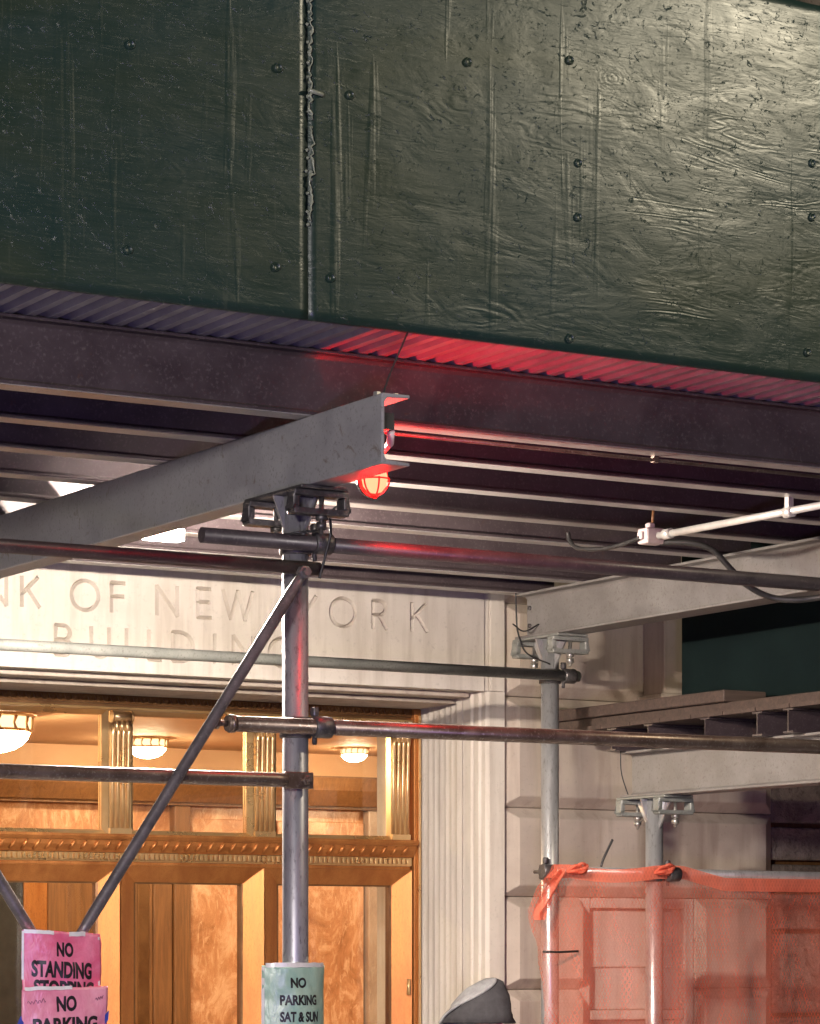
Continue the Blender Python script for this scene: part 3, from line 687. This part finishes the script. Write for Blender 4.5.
# diagonal braces
def brace(p0, p1, label):
    p0, p1 = Vector(p0), Vector(p1); d = (p1 - p0).normalized()
    m = MB().tube([p0, p0 + d * .05, p0 + d * .09, p1 - d * .09, p1 - d * .05, p1], [.015, .017, .0185, .0185, .017, .015], 16)
    for q in (p0, p1): m.lathe([(.0005, -.030), (.014, -.030), (.016, -.016), (.022, -.015), (.022, .012)], q, 6, 'y', smooth=False)
    return tag(m.build('diagonal_brace', MT['brace'], loc=p0), label, 'brace', 'diagonal braces')
brace((3.80, 8.47, 1.785), (4.578, 8.445, 2.962), 'long grey diagonal brace rising from the pink sign to the post top')
brace((3.69, 8.50, 1.755), (2.87, 8.495, 2.99), 'short visible diagonal brace leaning in from the left edge behind the pink sign')
st = thing('support_post', 'low galvanised stub post hidden behind the pink paper signs', 'post', (3.74, 8.56, 0))
MB().tube([(3.74, 8.56, .012), (3.74, 8.56, 1.74)], .0425, 24).build('pipe', MT['galv'], st)
MB().box(3.63, 3.85, 8.45, 8.67, 0, .012).build('base_plate', MT['galv_dull'], st)
MB().box(3.66, 3.83, 8.509, 8.525, 1.70, 1.79).build('brace_plate', MT['galv_dull'], st, bevel=.003)

# ------------------------------------------------------------------ paper signs
def text_mesh(txt, w, h, bold=.045):
    cu = bpy.data.curves.new('lettering', 'FONT'); cu.body = txt; cu.size = 1; cu.offset = bold; cu.resolution_u = 4
    ob = bpy.data.objects.new('lettering_tmp', cu); COL.objects.link(ob)
    d = bpy.context.evaluated_depsgraph_get(); d.update()
    me = bpy.data.meshes.new_from_object(ob.evaluated_get(d)); COL.objects.unlink(ob); bpy.data.objects.remove(ob)
    xs = [v.co.x for v in me.vertices]; ys = [v.co.y for v in me.vertices]
    sx, sy = w / (max(xs) - min(xs)), h / (max(ys) - min(ys))
    bm = bmesh.new(); bm.from_mesh(me)
    for v in bm.verts: v.co = Vector(((v.co.x - min(xs)) * sx, (v.co.y - min(ys)) * sy, 0))
    bmesh.ops.triangulate(bm, faces=bm.faces)
    for _ in range(3):
        long = [e for e in bm.edges if e.calc_length() > .012]
        if long: bmesh.ops.subdivide_edges(bm, edges=long, cuts=1); bmesh.ops.triangulate(bm, faces=bm.faces)
    res = ([v.co.copy() for v in bm.verts], [[v.index for v in f.verts] for f in bm.faces])
    bm.verts.index_update(); res = ([v.co.copy() for v in bm.verts], [[v.index for v in f.verts] for f in bm.faces])
    bm.free(); return res
def placard(name, x0, x1, z0, z1, yc, curve, tilt, mat, lines, label, seed, skew=0., ztop=None):
    """paper bent round a post; lines = (text, cx, z, w, h) in sheet coordinates"""
    xc = (x0 + x1) / 2
    def S(x, z):
        u = (x - xc)
        y = yc + curve * u * u + .011 * noise.noise((x * 11 + seed, z * 8, seed)) + .006 * abs(noise.noise((x * 22 + z * 9, z * 16, seed))) + .0022 * noise.noise((x * 34, z * 30, seed))
        return y
    def RT(x, z):
        return (xc + (x - xc) * math.cos(tilt) + (z - z1) * math.sin(tilt) * 0 + 0, z - (x - xc) * math.sin(tilt))
    t = thing(name, label, 'paper sign', (xc, yc, z0), 'paper signs taped to the shed posts')
    nx, nz = 30, 30; vs, fs = [], []
    for i in range(nx + 1):
        for j in range(nz + 1):
            x, z = x0 + (x1 - x0) * i / nx, z0 + (z1 - z0) * j / nz
            if i in (0, nx): x += .003 * noise.noise((z * 20, seed, 2.))
            if j in (0, nz): z += .004 * noise.noise((x * 18, seed, 4.))
            X, Z = RT(x, z); vs.append((X, S(X, Z), Z))
    for i in range(nx):
        for j in range(nz):
            a = i * (nz + 1) + j; fs.append((a, a + nz + 1, a + nz + 2, a + 1))
    so = MB().add(vs, fs, True).build('sheet', mat, t); so.modifiers.new('thick', 'SOLIDIFY').thickness = -.0012
    for (txt, cx, z, w, h) in lines:
        v, f = text_mesh(txt, w, h)
        pts = []
        for p in v:
            X, Z = RT(cx - w / 2 + p.x, z + p.y); pts.append((X, S(X, Z) - .0022, Z))
        MB().add(pts, f).build('lettering', MT['ink'], t)
    return t, S, RT
s1, S1, R1_ = placard('paper_sign', 3.597, 3.857, 1.50, 1.806, 8.428, 1.2, .05, MT['pink'],
    [('NO', 3.728, 1.7285, .058, .045), ('STANDING', 3.722, 1.663, .196, .052), ('STOPPING', 3.730, 1.606, .200, .050)], 'upper pink paper sign reading NO STANDING STOPPING', 3.)
s2, S2, R2_ = placard('paper_sign', 3.588, 3.872, 1.30, 1.634, 8.410, 1.1, -.035, MT['pink2'],
    [('NO', 3.728, 1.562, .066, .048), ('PARKING', 3.728, 1.497, .215, .048)], 'lower pink paper sign reading NO PARKING', 8.)
s3, S3, R3_ = placard('paper_sign', 4.420, 4.646, 1.36, 1.700, 8.500, 4.2, .0, MT['mint'],
    [('NO', 4.527, 1.627, .056, .034), ('PARKING', 4.534, 1.571, .132, .034), ('SAT & SUN', 4.537, 1.517, .138, .034)], 'mint green paper sign reading NO PARKING SAT & SUN', 5.)
def tape(par, Sf, x0, x1, z0, z1, mat, name='tape', dy=-.0035, tilt=0.):
    vs, fs = [], []; n = 16
    for i in range(n + 1):
        x = x0 + (x1 - x0) * i / n; o = tilt * (x - x0)
        for z in (z0, z1):
            zz = z + o + .003 * noise.noise((x * 40, z * 10, 1.)); vs.append((x, Sf(x, zz) + dy, zz))
    for i in range(n): fs.append((2 * i, 2 * i + 2, 2 * i + 3, 2 * i + 1))
    MB().add(vs, fs, True).build(name, mat, par)
tape(s3, S3, 4.428, 4.640, 1.694, 1.709, MT['tape']); tape(s3, S3, 4.418, 4.4255, 1.40, 1.695, MT['tape'])
tape(s1, S1, 3.60, 3.69, 1.802, 1.814, MT['tape'], tilt=-.05); tape(s1, S1, 3.742, 3.80, 1.792, 1.806, MT['tape'])
tape(s1, S1, 3.5945, 3.601, 1.66, 1.808, MT['tape']); tape(s1, S1, 3.846, 3.8535, 1.64, 1.79, MT['tape'])
tape(s2, S2, 3.597, 3.745, 1.626, 1.637, MT['tape'], tilt=.02)
def scribble(par, Sf, pts, dy=-.0026):
    MB().tube([(x, Sf(x, z) + dy, z) for x, z in pts], .0008, 5).build('handwriting', MT['pen'], par)
scribble(s2, S2, [(3.605 + i * .0024, 1.588 + .007 * math.sin(i * 1.35) * (1 if i % 3 else .3) + .0004 * i) for i in range(24)])
scribble(s2, S2, [(3.828 + i * .0020, 1.598 + .005 * math.sin(i * 1.6) + .0006 * i) for i in range(14)])
MB().add([(3.858 + a, 8.416, 1.52 + b) for a, b in ((0, 0), (.012, .015), (.014, .045), (0, .03))] , [(0, 1, 2, 3)]).build('tape', MT['bluetape'], s2)
MB().add([(3.577 + a, 8.43, 1.525 + b) for a, b in ((-.012, -.02), (.02, -.02), (.02, .03), (.006, .022))], [(0, 1, 2, 3)]).build('tape', MT['bluetape'], s2)

s1.location.x += .010; s2.location.x += .008; s3.location.x += .064

# ------------------------------------------------------------------ lamps and wiring
# red caged lamp hanging below the end of the grey beam
rl = thing('caged_lamp', 'glowing red caged lamp hanging beside the end of the grey beam', 'lamp', (4.735, 8.26, 3.44))
cx, cy, GZ = 4.735, 8.26, 3.292
MB().box(4.5645, 4.612, 7.925, 7.975, 3.345, 3.395).build('junction_box', MT['rubber'], rl)
MB().tube([(4.615, 7.95, 3.345), (4.635, 7.99, 3.315), (4.70, 8.16, 3.318), (cx, cy, GZ + .03), (cx, cy, GZ + .008)], .012, 12).build('stem', MT['boxpink'], rl)

MB().lathe([(.0005, .012), (.030, .012), (.034, .004), (.034, -.008), (.028, -.012)], (cx, cy, GZ), 24).build('collar', MT['rubber'], rl)
MB().lathe([(.028, -.010), (.038, -.022), (.042, -.042), (.037, -.066), (.022, -.084), (.0005, -.089)], (cx, cy, GZ), 22).build('glass_globe', MT['redglow'], rl)
sh_ = MB(); vs, fs = [], []  # added half-shell that keeps the red light off the post and pipes
for i in range(13):
    az = R(-92 + 138 * i / 12)
    for j in range(9):
        qt = 46 if -54 < -92 + 138 * i / 12 < 50 else 12
        q = R(qt - (qt + 83) * j / 8)
        vs.append((cx + .060 * math.cos(q) * math.sin(az), cy + .060 * math.cos(q) * math.cos(az), GZ - .045 + .060 * math.sin(q)))
for i in range(12):
    for j in range(8): fs.append((i * 9 + j, i * 9 + 9 + j, i * 9 + 10 + j, i * 9 + 1 + j))
sh_.add(vs, fs, True).build('added_light_blocker', MT['clamp'], rl).modifiers.new('thick', 'SOLIDIFY').thickness = .002
cg = MB()
for k in range(3):
    a = math.pi * k / 3 + .3
    cg.tube([(cx + .049 * s * math.cos(a) * math.sin(q), cy + .049 * s * math.sin(a) * math.sin(q), GZ - .040 - .058 * math.cos(q)) for s, q in [(1, 1.57 - i * .19) for i in range(9)] + [(-1, .05 + i * .19) for i in range(9)]], .0028, 6)
cg.tube([(cx + .0495 * math.cos(i * math.pi / 14), cy + .0495 * math.sin(i * math.pi / 14), GZ - .044) for i in range(29)], .0028, 6)
cg.build('wire_cage', MT['clamp'], rl)
# second caged bulb further right is unlit conduit run along the first joist
cd = MB().tube([(4.76, 8.44, 3.436), (6.9, 8.44, 3.436)], .0062, 12)
cd.tube([(4.745, 8.42, 3.40), (4.76, 8.44, 3.436)], .008, 10)
for x in (4.80, 5.95): cd.box(x - .010, x + .010, 8.43, 8.45, 3.4275, 3.4495)
tag(cd.build('conduit', MT['brown_pipe'], loc=(5.8, 8.44, 3.436)), 'thin conduit strapped under the first joist, right of the red lamp', 'conduit')
# LED work light
ld = thing('work_light', 'bright white work light glaring under the joists left of the post', 'lamp', (4.78, 9.85, 3.30))
MB().box(4.6475, 4.78, 9.84, 9.87, 3.2852, 3.305).build('housing', MT['conduit'], ld, bevel=.006)
lens = MB().box(4.692, 4.83, 9.825, 9.885, 3.246, 3.2845).build('lens', MT['led'], ld)
# junction box with white conduit and cables on the right
jb = thing('junction_box', 'pinkish junction box under the joists where the white conduit ends', 'junction box', (6.86, 9.75, 3.40))
MB().box(6.815, 6.905, 9.72, 9.79, 3.362, 3.425).build('box_body', MT['boxpink'], jb, bevel=.008, seg=2)
MB().box(6.800, 6.8148, 9.74, 9.77, 3.378, 3.41).box(6.835, 6.865, 9.735, 9.765, 3.4255, 3.445).build('fitting', MT['boxpink'], jb, bevel=.004)
MB().tube([(6.862, 9.75, 3.446), (6.866, 9.75, 3.50)], .006, 8).build('stub', MT['wood'], jb)
c2 = MB().tube([(6.868, 9.715, 3.393), (6.96, 8.45, 3.400)], .0145, 14)
for y in (9.66, 8.95):
    x = 6.868 + (9.715 - y) * .0727; c2.tube([(x, y - .022, 3.394), (x, y + .022, 3.394)], .021, 12)
    if y < 9.5: c2.box(x - .012, x + .012, y - .012, y + .012, 3.411, 3.460)
tag(c2.build('conduit', MT['conduit'], loc=(6.9, 9.1, 3.395)), 'straight white conduit running from the pinkish junction box to the right edge', 'conduit')
def bez(p, n=24):
    out = []
    P = [Vector(q) for q in p]
    P = [P[0] * 2 - P[1]] + P + [P[-1] * 2 - P[-2]]
    for i in range(1, len(P) - 2):
        for t in range(n):
            t /= n
            out.append(.5 * ((2 * P[i]) + (-P[i - 1] + P[i + 1]) * t + (2 * P[i - 1] - 5 * P[i] + 4 * P[i + 1] - P[i + 2]) * t * t + (-P[i - 1] + 3 * P[i] - 3 * P[i + 1] + P[i + 2]) * t ** 3))
    return out + [P[-2]]
def cable(pts, r, label, name='cable', mat='rubber', n=14):
    m = MB().tube(bez(pts, n), r, 10); return tag(m.build(name, MT[mat], loc=pts[0]), label, 'cable')
def onY(px, py, Y): pass
cable([(6.805, 9.755, 3.385), (6.79, 9.873, 3.369), (6.78, 10.0, 3.367), (6.77, 10.14, 3.385), (6.768, 10.20, 3.42), (6.768, 10.215, 3.459)], .009, 'black cable sagging left from the pinkish junction box')
cable([(6.89, 9.74, 3.372), (6.98, 9.66, 3.365), (7.06, 9.622, 3.339), (7.14, 9.611, 3.271), (7.22, 9.61, 3.209), (7.32, 9.586, 3.164), (7.40, 9.527, 3.151), (7.48, 9.456, 3.16), (7.62, 9.2, 3.18), (7.68, 8.7, 3.2)], .0125, 'thick black cable drooping from the junction box past the pale beam')
cable([(4.615, 8.0, 3.462), (4.64, 8.0, 3.53), (4.700, 7.99, 3.668)], .003, 'thin black wire from the hoarding foot down to the beam end', 'wire')
cable([(4.53, 8.50, 3.085), (4.56, 8.45, 3.09), (4.62, 8.44, 3.10), (4.665, 8.47, 3.13), (4.69, 8.46, 3.17), (4.71, 8.44, 3.19)], .004, 'thin loose wires looped round the top of the mint sign post', 'wire')
cable([(4.65, 8.47, 3.13), (4.67, 8.45, 3.16), (4.675, 8.44, 3.10), (4.665, 8.46, 3.02), (4.65, 8.47, 2.95)], .0045, 'black wire hanging in a loop beside the top coupler', 'wire')
cable([(7.665, 12.02, 3.46), (7.668, 12.02, 3.36), (7.672, 12.01, 3.26), (7.69, 11.96, 3.16), (7.735, 11.83, 3.10)], .004, 'thin black wire tied round the wall end of the pale beam', 'wire')
cable([(7.61, 11.96, 3.295), (7.68, 11.97, 3.265), (7.75, 11.95, 3.30)], .0035, 'short black tie across the end of the pale beam', 'wire')
cable([(8.16, 11.86, 2.72), (8.165, 11.86, 2.60), (8.20, 11.84, 2.47)], .003, 'thin wire slanting down the end of the lower beam', 'wire')
cable([(7.985, 11.77, 2.145), (8.0, 11.765, 2.19), (8.045, 11.76, 2.275)], .006, 'black zip tie tail sticking up from the netted guard pipe', 'zip tie')

# ------------------------------------------------------------------ lower shed at right
ys = [8.2, 8.75, 9.3, 9.80, 10.15, 10.478, 10.702, 11.094, 11.546, 11.85]
wh = ['nearest the street', 'second from the street', 'third from the street', 'fourth from the street', 'just right of the frame edge', 'sixth from the street, near right edge', 'left of the rightmost visible end', 'middle of the five visible ends', 'second from the bank wall', 'nearest the bank wall']
q0 = None
for y, w_ in zip(ys, wh):
    if q0 is None:
        q0 = MB().prism(ibeam_prof(.072, .108, .008, .007, 2.7045, y), 'x', 8.10, 12.6).build('small_joist', MT['joist'], loc=(8.2, y, 2.7045)); o = q0
    else:
        o = q0.copy(); COL.objects.link(o); o.location = (8.2, y, 2.7045)
    tag(o, 'small I joist of the lower shed, ' + w_, 'steel joist', 'joists of the lower shed')
ld_ = MB()
y = 8.0
while y < 12.0:
    ld_.box(8.085, 12.6, y + .003, y + .242, 2.8135, 2.832); y += .245
tag(ld_.build('plank_deck', MT['plank'], loc=(10, 10, 2.8135)), 'thin plank deck lying on the small joists of the lower shed', 'plank deck')
tp = thing('teal_hoarding', 'dark teal board standing on the lower shed below the pale beam', 'hoarding', (8.43, 10, 2.9))
MB().box(8.42, 8.438, 8.0, 11.72, 2.90, 3.75).build('board', MT['teal'], tp)
MB().box(8.439, 8.48, 8.0, 11.72, 2.90, 2.94).box(8.439, 8.48, 8.0, 11.72, 3.6, 3.64).build('rail', MT['plank'], tp)
for i, (x0, x1, y0, y1, z0, z1, lb) in enumerate(((8.13, 8.36, 8.1, 12.36, 2.8325, 2.876, 'long weathered plank lying along the edge of the lower shed deck'),
                                    (8.10, 8.34, 10.95, 12.42, 2.8765, 2.93, 'shorter dark plank stacked on the long weathered plank by the wall'),
                                    (8.365, 8.60, 8.1, 11.9, 2.8325, 2.8995, 'thick timber sole under the dark teal board'))):
    tag(MB().box(x0, x1, y0, y1, z0, z1).build('timber_plank', MT['plank'], loc=((x0 + x1) / 2, (y0 + y1) / 2, z0), bevel=.004), lb, 'plank', 'planks on the lower shed')
# cut stone pier rising behind the lower shed
# ------------------------------------------------------------------ orange safety net
nt_ = thing('safety_net', 'translucent orange safety net tied along the guard pipe and shiny posts', 'safety net', (8.6, 11.72, 0))
def ntop(x):
    t = 2.150
    if x > 8.36: t -= .055 * min(1, (x - 8.36) / .25) 
    if 7.78 < x < 8.22: t -= .020 * math.sin(math.pi * (x - 7.78) / .44)
    return t
def nleft(z):
    a = [(2.2, 7.70), (2.13, 7.70), (2.05, 7.625), (1.93, 7.575), (1.86, 7.585), (1.78, 7.625), (1.70, 7.628), (1.6, 7.655), (1.45, 7.665), (1.2, 7.64), (.6, 7.68), (0, 7.66)]
    for (z1, x1), (z0, x0) in zip(a, a[1:]):
        if z0 <= z <= z1: return x0 + (x1 - x0) * (z - z0) / (z1 - z0)
    return 7.7
def net_sheet(mat, name, za, zb, nz, dy, amp, hang=True):
    nx = 150; vs, fs = [], []
    for i in range(nx + 1):
        for j in range(nz + 1):
            u = i / nx; v = j / nz
            z = zb + (za - zb) * v
            xl = nleft(min(z, 2.15)); x = xl + (11.2 - xl) * u ** 1.35
            z = ntop(x) - (2.15 - z)
            k = min(1, (2.2 - z) / .6)
            yb = 11.755 - .20 * (x - 7.7) if x < 8.25 else 11.645 - .012 * (x - 8.25)
            y = yb + dy + amp * k * (.5 * math.sin(x * 23 + 1.2 * noise.noise((x * 3, z * 1.6, 0))) + .8 * noise.noise((x * 5.5, z * 1.3, 2.)) + .35 * noise.noise((x * 14, z * 6, 7.)))
            vs.append((x, min(y, yb + .006), z))
    for i in range(nx):
        for j in range(nz):
            a = i * (nz + 1) + j; fs.append((a, a + nz + 1, a + nz + 2, a + 1))
    return MB().add(vs, fs, True).build(name, mat, nt_)
net_sheet(MT['net'], 'mesh_sheet', .05, 2.15, 60, 0, .030)
net_sheet(MT['netdense'], 'folded_hem', 2.088, 2.152, 6, -.012, .012)
for (x, y, z) in ((7.80, 11.70, 2.135), (8.245, 11.625, 2.135)):
    kn = MB()
    for i in range(5):
        a = i * 1.3; kn.tube(bez([(x - .05, y, z - .02), (x + .03 * math.cos(a), y - .03, z + .02 * math.sin(a)), (x + .05, y - .005, z + .012 * math.cos(a)), (x + .01, y - .02, z - .025)], 8), .008, 6)
    kn.build('knot', MT['netdense'], nt_)
lf = []
MBz = MB().tube([(7.60, 11.68, 1.742), (7.70, 11.70, 1.740), (7.81, 11.70, 1.744)], .005, 8)
tag(MBz.build('zip_tie', MT['rubber'], loc=(7.7, 11.7, 1.742)), 'black tie binding the orange net to the shiny post', 'zip tie')
# dense crumpled corner of the net left of the post
cr = MB(); vs, fs = [], []
for i in range(13):
    for j in range(17):
        u, v = i / 12, j / 16
        z = 2.13 - .24 * v; x = nleft(z) + (7.74 - nleft(z)) * u * (1 - .75 * v)
        vs.append((x - .002, 11.71 - .02 * math.sin(u * 9 + v * 5) - .012 * noise.noise((x * 30, z * 20, 0)), z))
for i in range(12):
    for j in range(16):
        a = i * 17 + j; fs.append((a, a + 17, a + 18, a + 1))
cr.add(vs, fs, True).build('crumpled_corner', MT['netdense'], nt_)

# ------------------------------------------------------------------ person
def person():
    t = thing('person', 'person in a grey hood and dark jacket walking past the doorway, head bowed', 'person', (7.56, 12.2, 0))
    ox, oy = 7.56, 12.2
    # skeleton faces +x, slightly away; head bowed forward
    V = {'pelvis': (0, 0, .88), 'waist': (.0, 0, 1.02), 'chest': (-.01, 0, 1.20), 'neck': (.02, 0, 1.345), 'jaw': (.05, 0, 1.40), 'head': (.07, 0, 1.48), 'crown': (.075, 0, 1.55)}
    E_ = [('pelvis', 'waist'), ('waist', 'chest'), ('chest', 'neck'), ('neck', 'jaw'), ('jaw', 'head'), ('head', 'crown')]
    rad = {'pelvis': .135, 'waist': .12, 'chest': .14, 'neck': .055, 'jaw': .068, 'head': .085, 'crown': .06}
    for s, sw_ in ((1, .16), (-1, -.12)):
        n = 'l' if s > 0 else 'r'
        V.update({n + 'hip': (0, s * .09, .83), n + 'knee': (sw_ + .05, s * .09, .46), n + 'ank': (sw_ * 1.7 - .02, s * .09, .09), n + 'toe': (sw_ * 1.7 + .14, s * .10, .035),
                  n + 'sho': (-.01, s * .165, 1.285), n + 'elb': (-.10, s * .235, 1.03), n + 'wri': (.08, s * .20, .92), n + 'hand': (.15, s * .15, .93)})
        E_ += [('pelvis', n + 'hip'), (n + 'hip', n + 'knee'), (n + 'knee', n + 'ank'), (n + 'ank', n + 'toe'), ('chest', n + 'sho'), (n + 'sho', n + 'elb'), (n + 'elb', n + 'wri'), (n + 'wri', n + 'hand')]
        rad.update({n + 'hip': .088, n + 'knee': .058, n + 'ank': .042, n + 'toe': .036, n + 'sho': .062, n + 'elb': .044, n + 'wri': .032, n + 'hand': .036})
    names = list(V)
    def skin(name, sel, mat, grow, zmin=None):
        idx = {k: i for i, k in enumerate(sel)}
        me = bpy.data.meshes.new(name)
        me.from_pydata([Vector(V[k]) + Vector((ox, oy, 0)) - Vector(t.location) for k in sel], [(idx[a], idx[b]) for a, b in E_ if a in idx and b in idx], [])
        o = bpy.data.objects.new(name, me); COL.objects.link(o); o.parent = t
        o.modifiers.new('skin', 'SKIN')
        for k in sel:
            sv = me.skin_vertices[0].data[idx[k]]; r = rad[k] + grow; sv.radius = (r, r * (1.0 if k not in ('chest', 'pelvis', 'waist') else 1.0))
        root = 'pelvis' if 'pelvis' in idx else sel[0]
        me.skin_vertices[0].data[idx[root]].use_root = True
        sb = o.modifiers.new('sub', 'SUBSURF'); sb.levels = 2; sb.render_levels = 2
        d = bpy.context.evaluated_depsgraph_get(); d.update()
        nm_ = bpy.data.meshes.new_from_object(o.evaluated_get(d)); o.modifiers.clear(); o.data = nm_
        nm_.materials.clear(); nm_.materials.append(mat); nm_.polygons.foreach_set('use_smooth', [True] * len(nm_.polygons)); return o
    skin('body', names, MT['skin'], 0)
    skin('jacket', ['pelvis', 'waist', 'chest', 'neck', 'lsho', 'rsho', 'lelb', 'relb', 'lwri', 'rwri', 'lhand', 'rhand'], MT['jacket'], .020)
    skin('trousers', ['pelvis', 'lhip', 'rhip', 'lknee', 'rknee', 'lank', 'rank'], MT['denim'], .016)
    for s in (1, -1):
        n = 'l' if s > 0 else 'r'; a = Vector(V[n + 'ank']) + Vector((ox, oy, 0))
        MB().lathe([(.0005, -.088), (.048, -.086), (.052, -.05), (.050, .03)], a, 16).tube([a + Vector((-.03, 0, -.055)), a + Vector((.06, 0, -.052)), a + Vector((.15, s * .008, -.06)), a + Vector((.19, s * .01, -.07))], [.034, .038, .034, .016], 12).build('shoe', MT['rubber'], t)
    # bowed face
    hx, hz = ox + .045, 1.455
    MB().lathe([(.0005, .03), (.010, .026), (.014, 0), (.011, -.02)], (hx + .080, oy, hz - .02), 10, 'x').build('nose', MT['skin'], t)
    for s in (-1, 1): MB().lathe([(.0005, .012), (.009, .008), (.012, 0), (.009, -.008)], (hx + .062, oy + s * .030, hz + .012), 10, 'x').build('eye', MT['tape'], t)
    MB().tube([(hx + .068, oy - .024, hz - .062), (hx + .078, oy, hz - .060), (hx + .068, oy + .024, hz - .062)], .006, 8).build('mouth', MT['pink'], t)
    # tent-shaped hood, pulled over the back and crown; its lit side is painted pale, its shaded side dark
    RG = [(1.617, .006, .006, .075), (1.612, .036, .028, .070), (1.597, .062, .050, .062), (1.570, .092, .076, .048), (1.535, .120, .098, .034), (1.49, .146, .116, .020), (1.44, .168, .128, .010), (1.40, .176, .136, .004), (1.36, .186, .152, -.002), (1.315, .205, .185, -.010), (1.27, .20, .205, -.012)]
    bound = [318, 316, 308, 292, 268, 240, 212, 196, 190, 300, 300]
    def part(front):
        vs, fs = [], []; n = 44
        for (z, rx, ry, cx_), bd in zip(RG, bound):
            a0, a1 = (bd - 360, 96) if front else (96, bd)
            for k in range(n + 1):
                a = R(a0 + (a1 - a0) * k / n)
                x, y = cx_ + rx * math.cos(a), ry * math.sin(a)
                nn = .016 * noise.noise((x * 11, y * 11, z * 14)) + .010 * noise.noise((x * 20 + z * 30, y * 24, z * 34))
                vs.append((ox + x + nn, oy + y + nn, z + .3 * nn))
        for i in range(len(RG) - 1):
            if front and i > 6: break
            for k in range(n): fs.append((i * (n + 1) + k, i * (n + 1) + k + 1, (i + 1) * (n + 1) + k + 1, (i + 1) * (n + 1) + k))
        o = MB().add(vs, fs, True).build('hood_shaded_side' if front else 'hood', MT['fabric_shaded' if front else 'fabric'], t)
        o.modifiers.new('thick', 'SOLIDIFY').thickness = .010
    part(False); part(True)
    hem = []
    for (z, rx, ry, cx_), bd in zip(RG[1:8], bound[1:8]):
        a = R(bd); x, y = cx_ + (rx + .006) * math.cos(a), (ry + .006) * math.sin(a)
        nn = .016 * noise.noise((x * 11, y * 11, z * 14)) + .010 * noise.noise((x * 20 + z * 30, y * 24, z * 34))
        hem.append((ox + x + nn, oy + y + nn, z + .3 * nn))
    MB().tube(bez(hem, 5), .0075, 8).build('hem', MT['fabric'], t)
    t.rotation_euler.z = R(-48)
person()

# ------------------------------------------------------------------ light
def lamp(name, loc, col, power, radius=.2, kind='POINT', target=None, spot=None, blend=.5):
    l = bpy.data.lights.new(name, kind); l.color = col; l.energy = power
    if kind in ('POINT', 'SPOT'): l.shadow_soft_size = radius
    if kind == 'SPOT': l.spot_size = R(spot); l.spot_blend = blend
    o = bpy.data.objects.new(name, l); COL.objects.link(o); o.location = loc
    if target: o.rotation_euler = (Vector(target) - Vector(loc)).to_track_quat('-Z', 'Y').to_euler()
    return o
lamp('street_lamp_light', (8.3, 5.1, 6.05), (1., .88, .64), 195, .14)
lamp('street_lamp_light', (-3.6, -.2, 3.7), (1., .94, .89), 1700, .35)
lamp('violet_fill_light', (.8, .4, 1.0), (.48, .36, 1.), 300, .25)  # added violet fill, unseen, low near the camera, tints deck and post
w = bpy.data.worlds.new('World'); scene.world = w; w.use_nodes = True
nt = w.node_tree; bg = nt.nodes['Background']
sky = nt.nodes.new('ShaderNodeTexSky'); sky.sky_type = 'NISHITA'; sky.sun_disc = False; sky.sun_elevation = R(1); sky.sun_rotation = R(200)
nt.links.new(sky.outputs[0], bg.inputs[0]); bg.inputs[1].default_value = .0003

# ------------------------------------------------------------------ camera
cam = bpy.data.cameras.new('camera'); co_ = bpy.data.objects.new('camera', cam); COL.objects.link(co_)
co_.location = (0, 0, 1.75); co_.rotation_euler = (R(90), 0, R(-30.5))
cam.sensor_fit = 'VERTICAL'; cam.sensor_height = 36; cam.lens = 2990 / 1024 * 36
cam.shift_y = (950 - 512) / 1024; cam.clip_start = .05; cam.clip_end = 1000
scene.camera = co_
scene.view_settings.view_transform = 'Standard'; scene.view_settings.look = 'None'; scene.view_settings.exposure = 1.12; scene.view_settings.gamma = 1
scene.render.engine = 'CYCLES'
cy_ = scene.cycles; cy_.use_denoising = True; cy_.max_bounces = 6; cy_.diffuse_bounces = 3; cy_.glossy_bounces = 3; cy_.transparent_max_bounces = 16
cy_.sample_clamp_indirect = 4; cy_.caustics_reflective = False; cy_.caustics_refractive = False
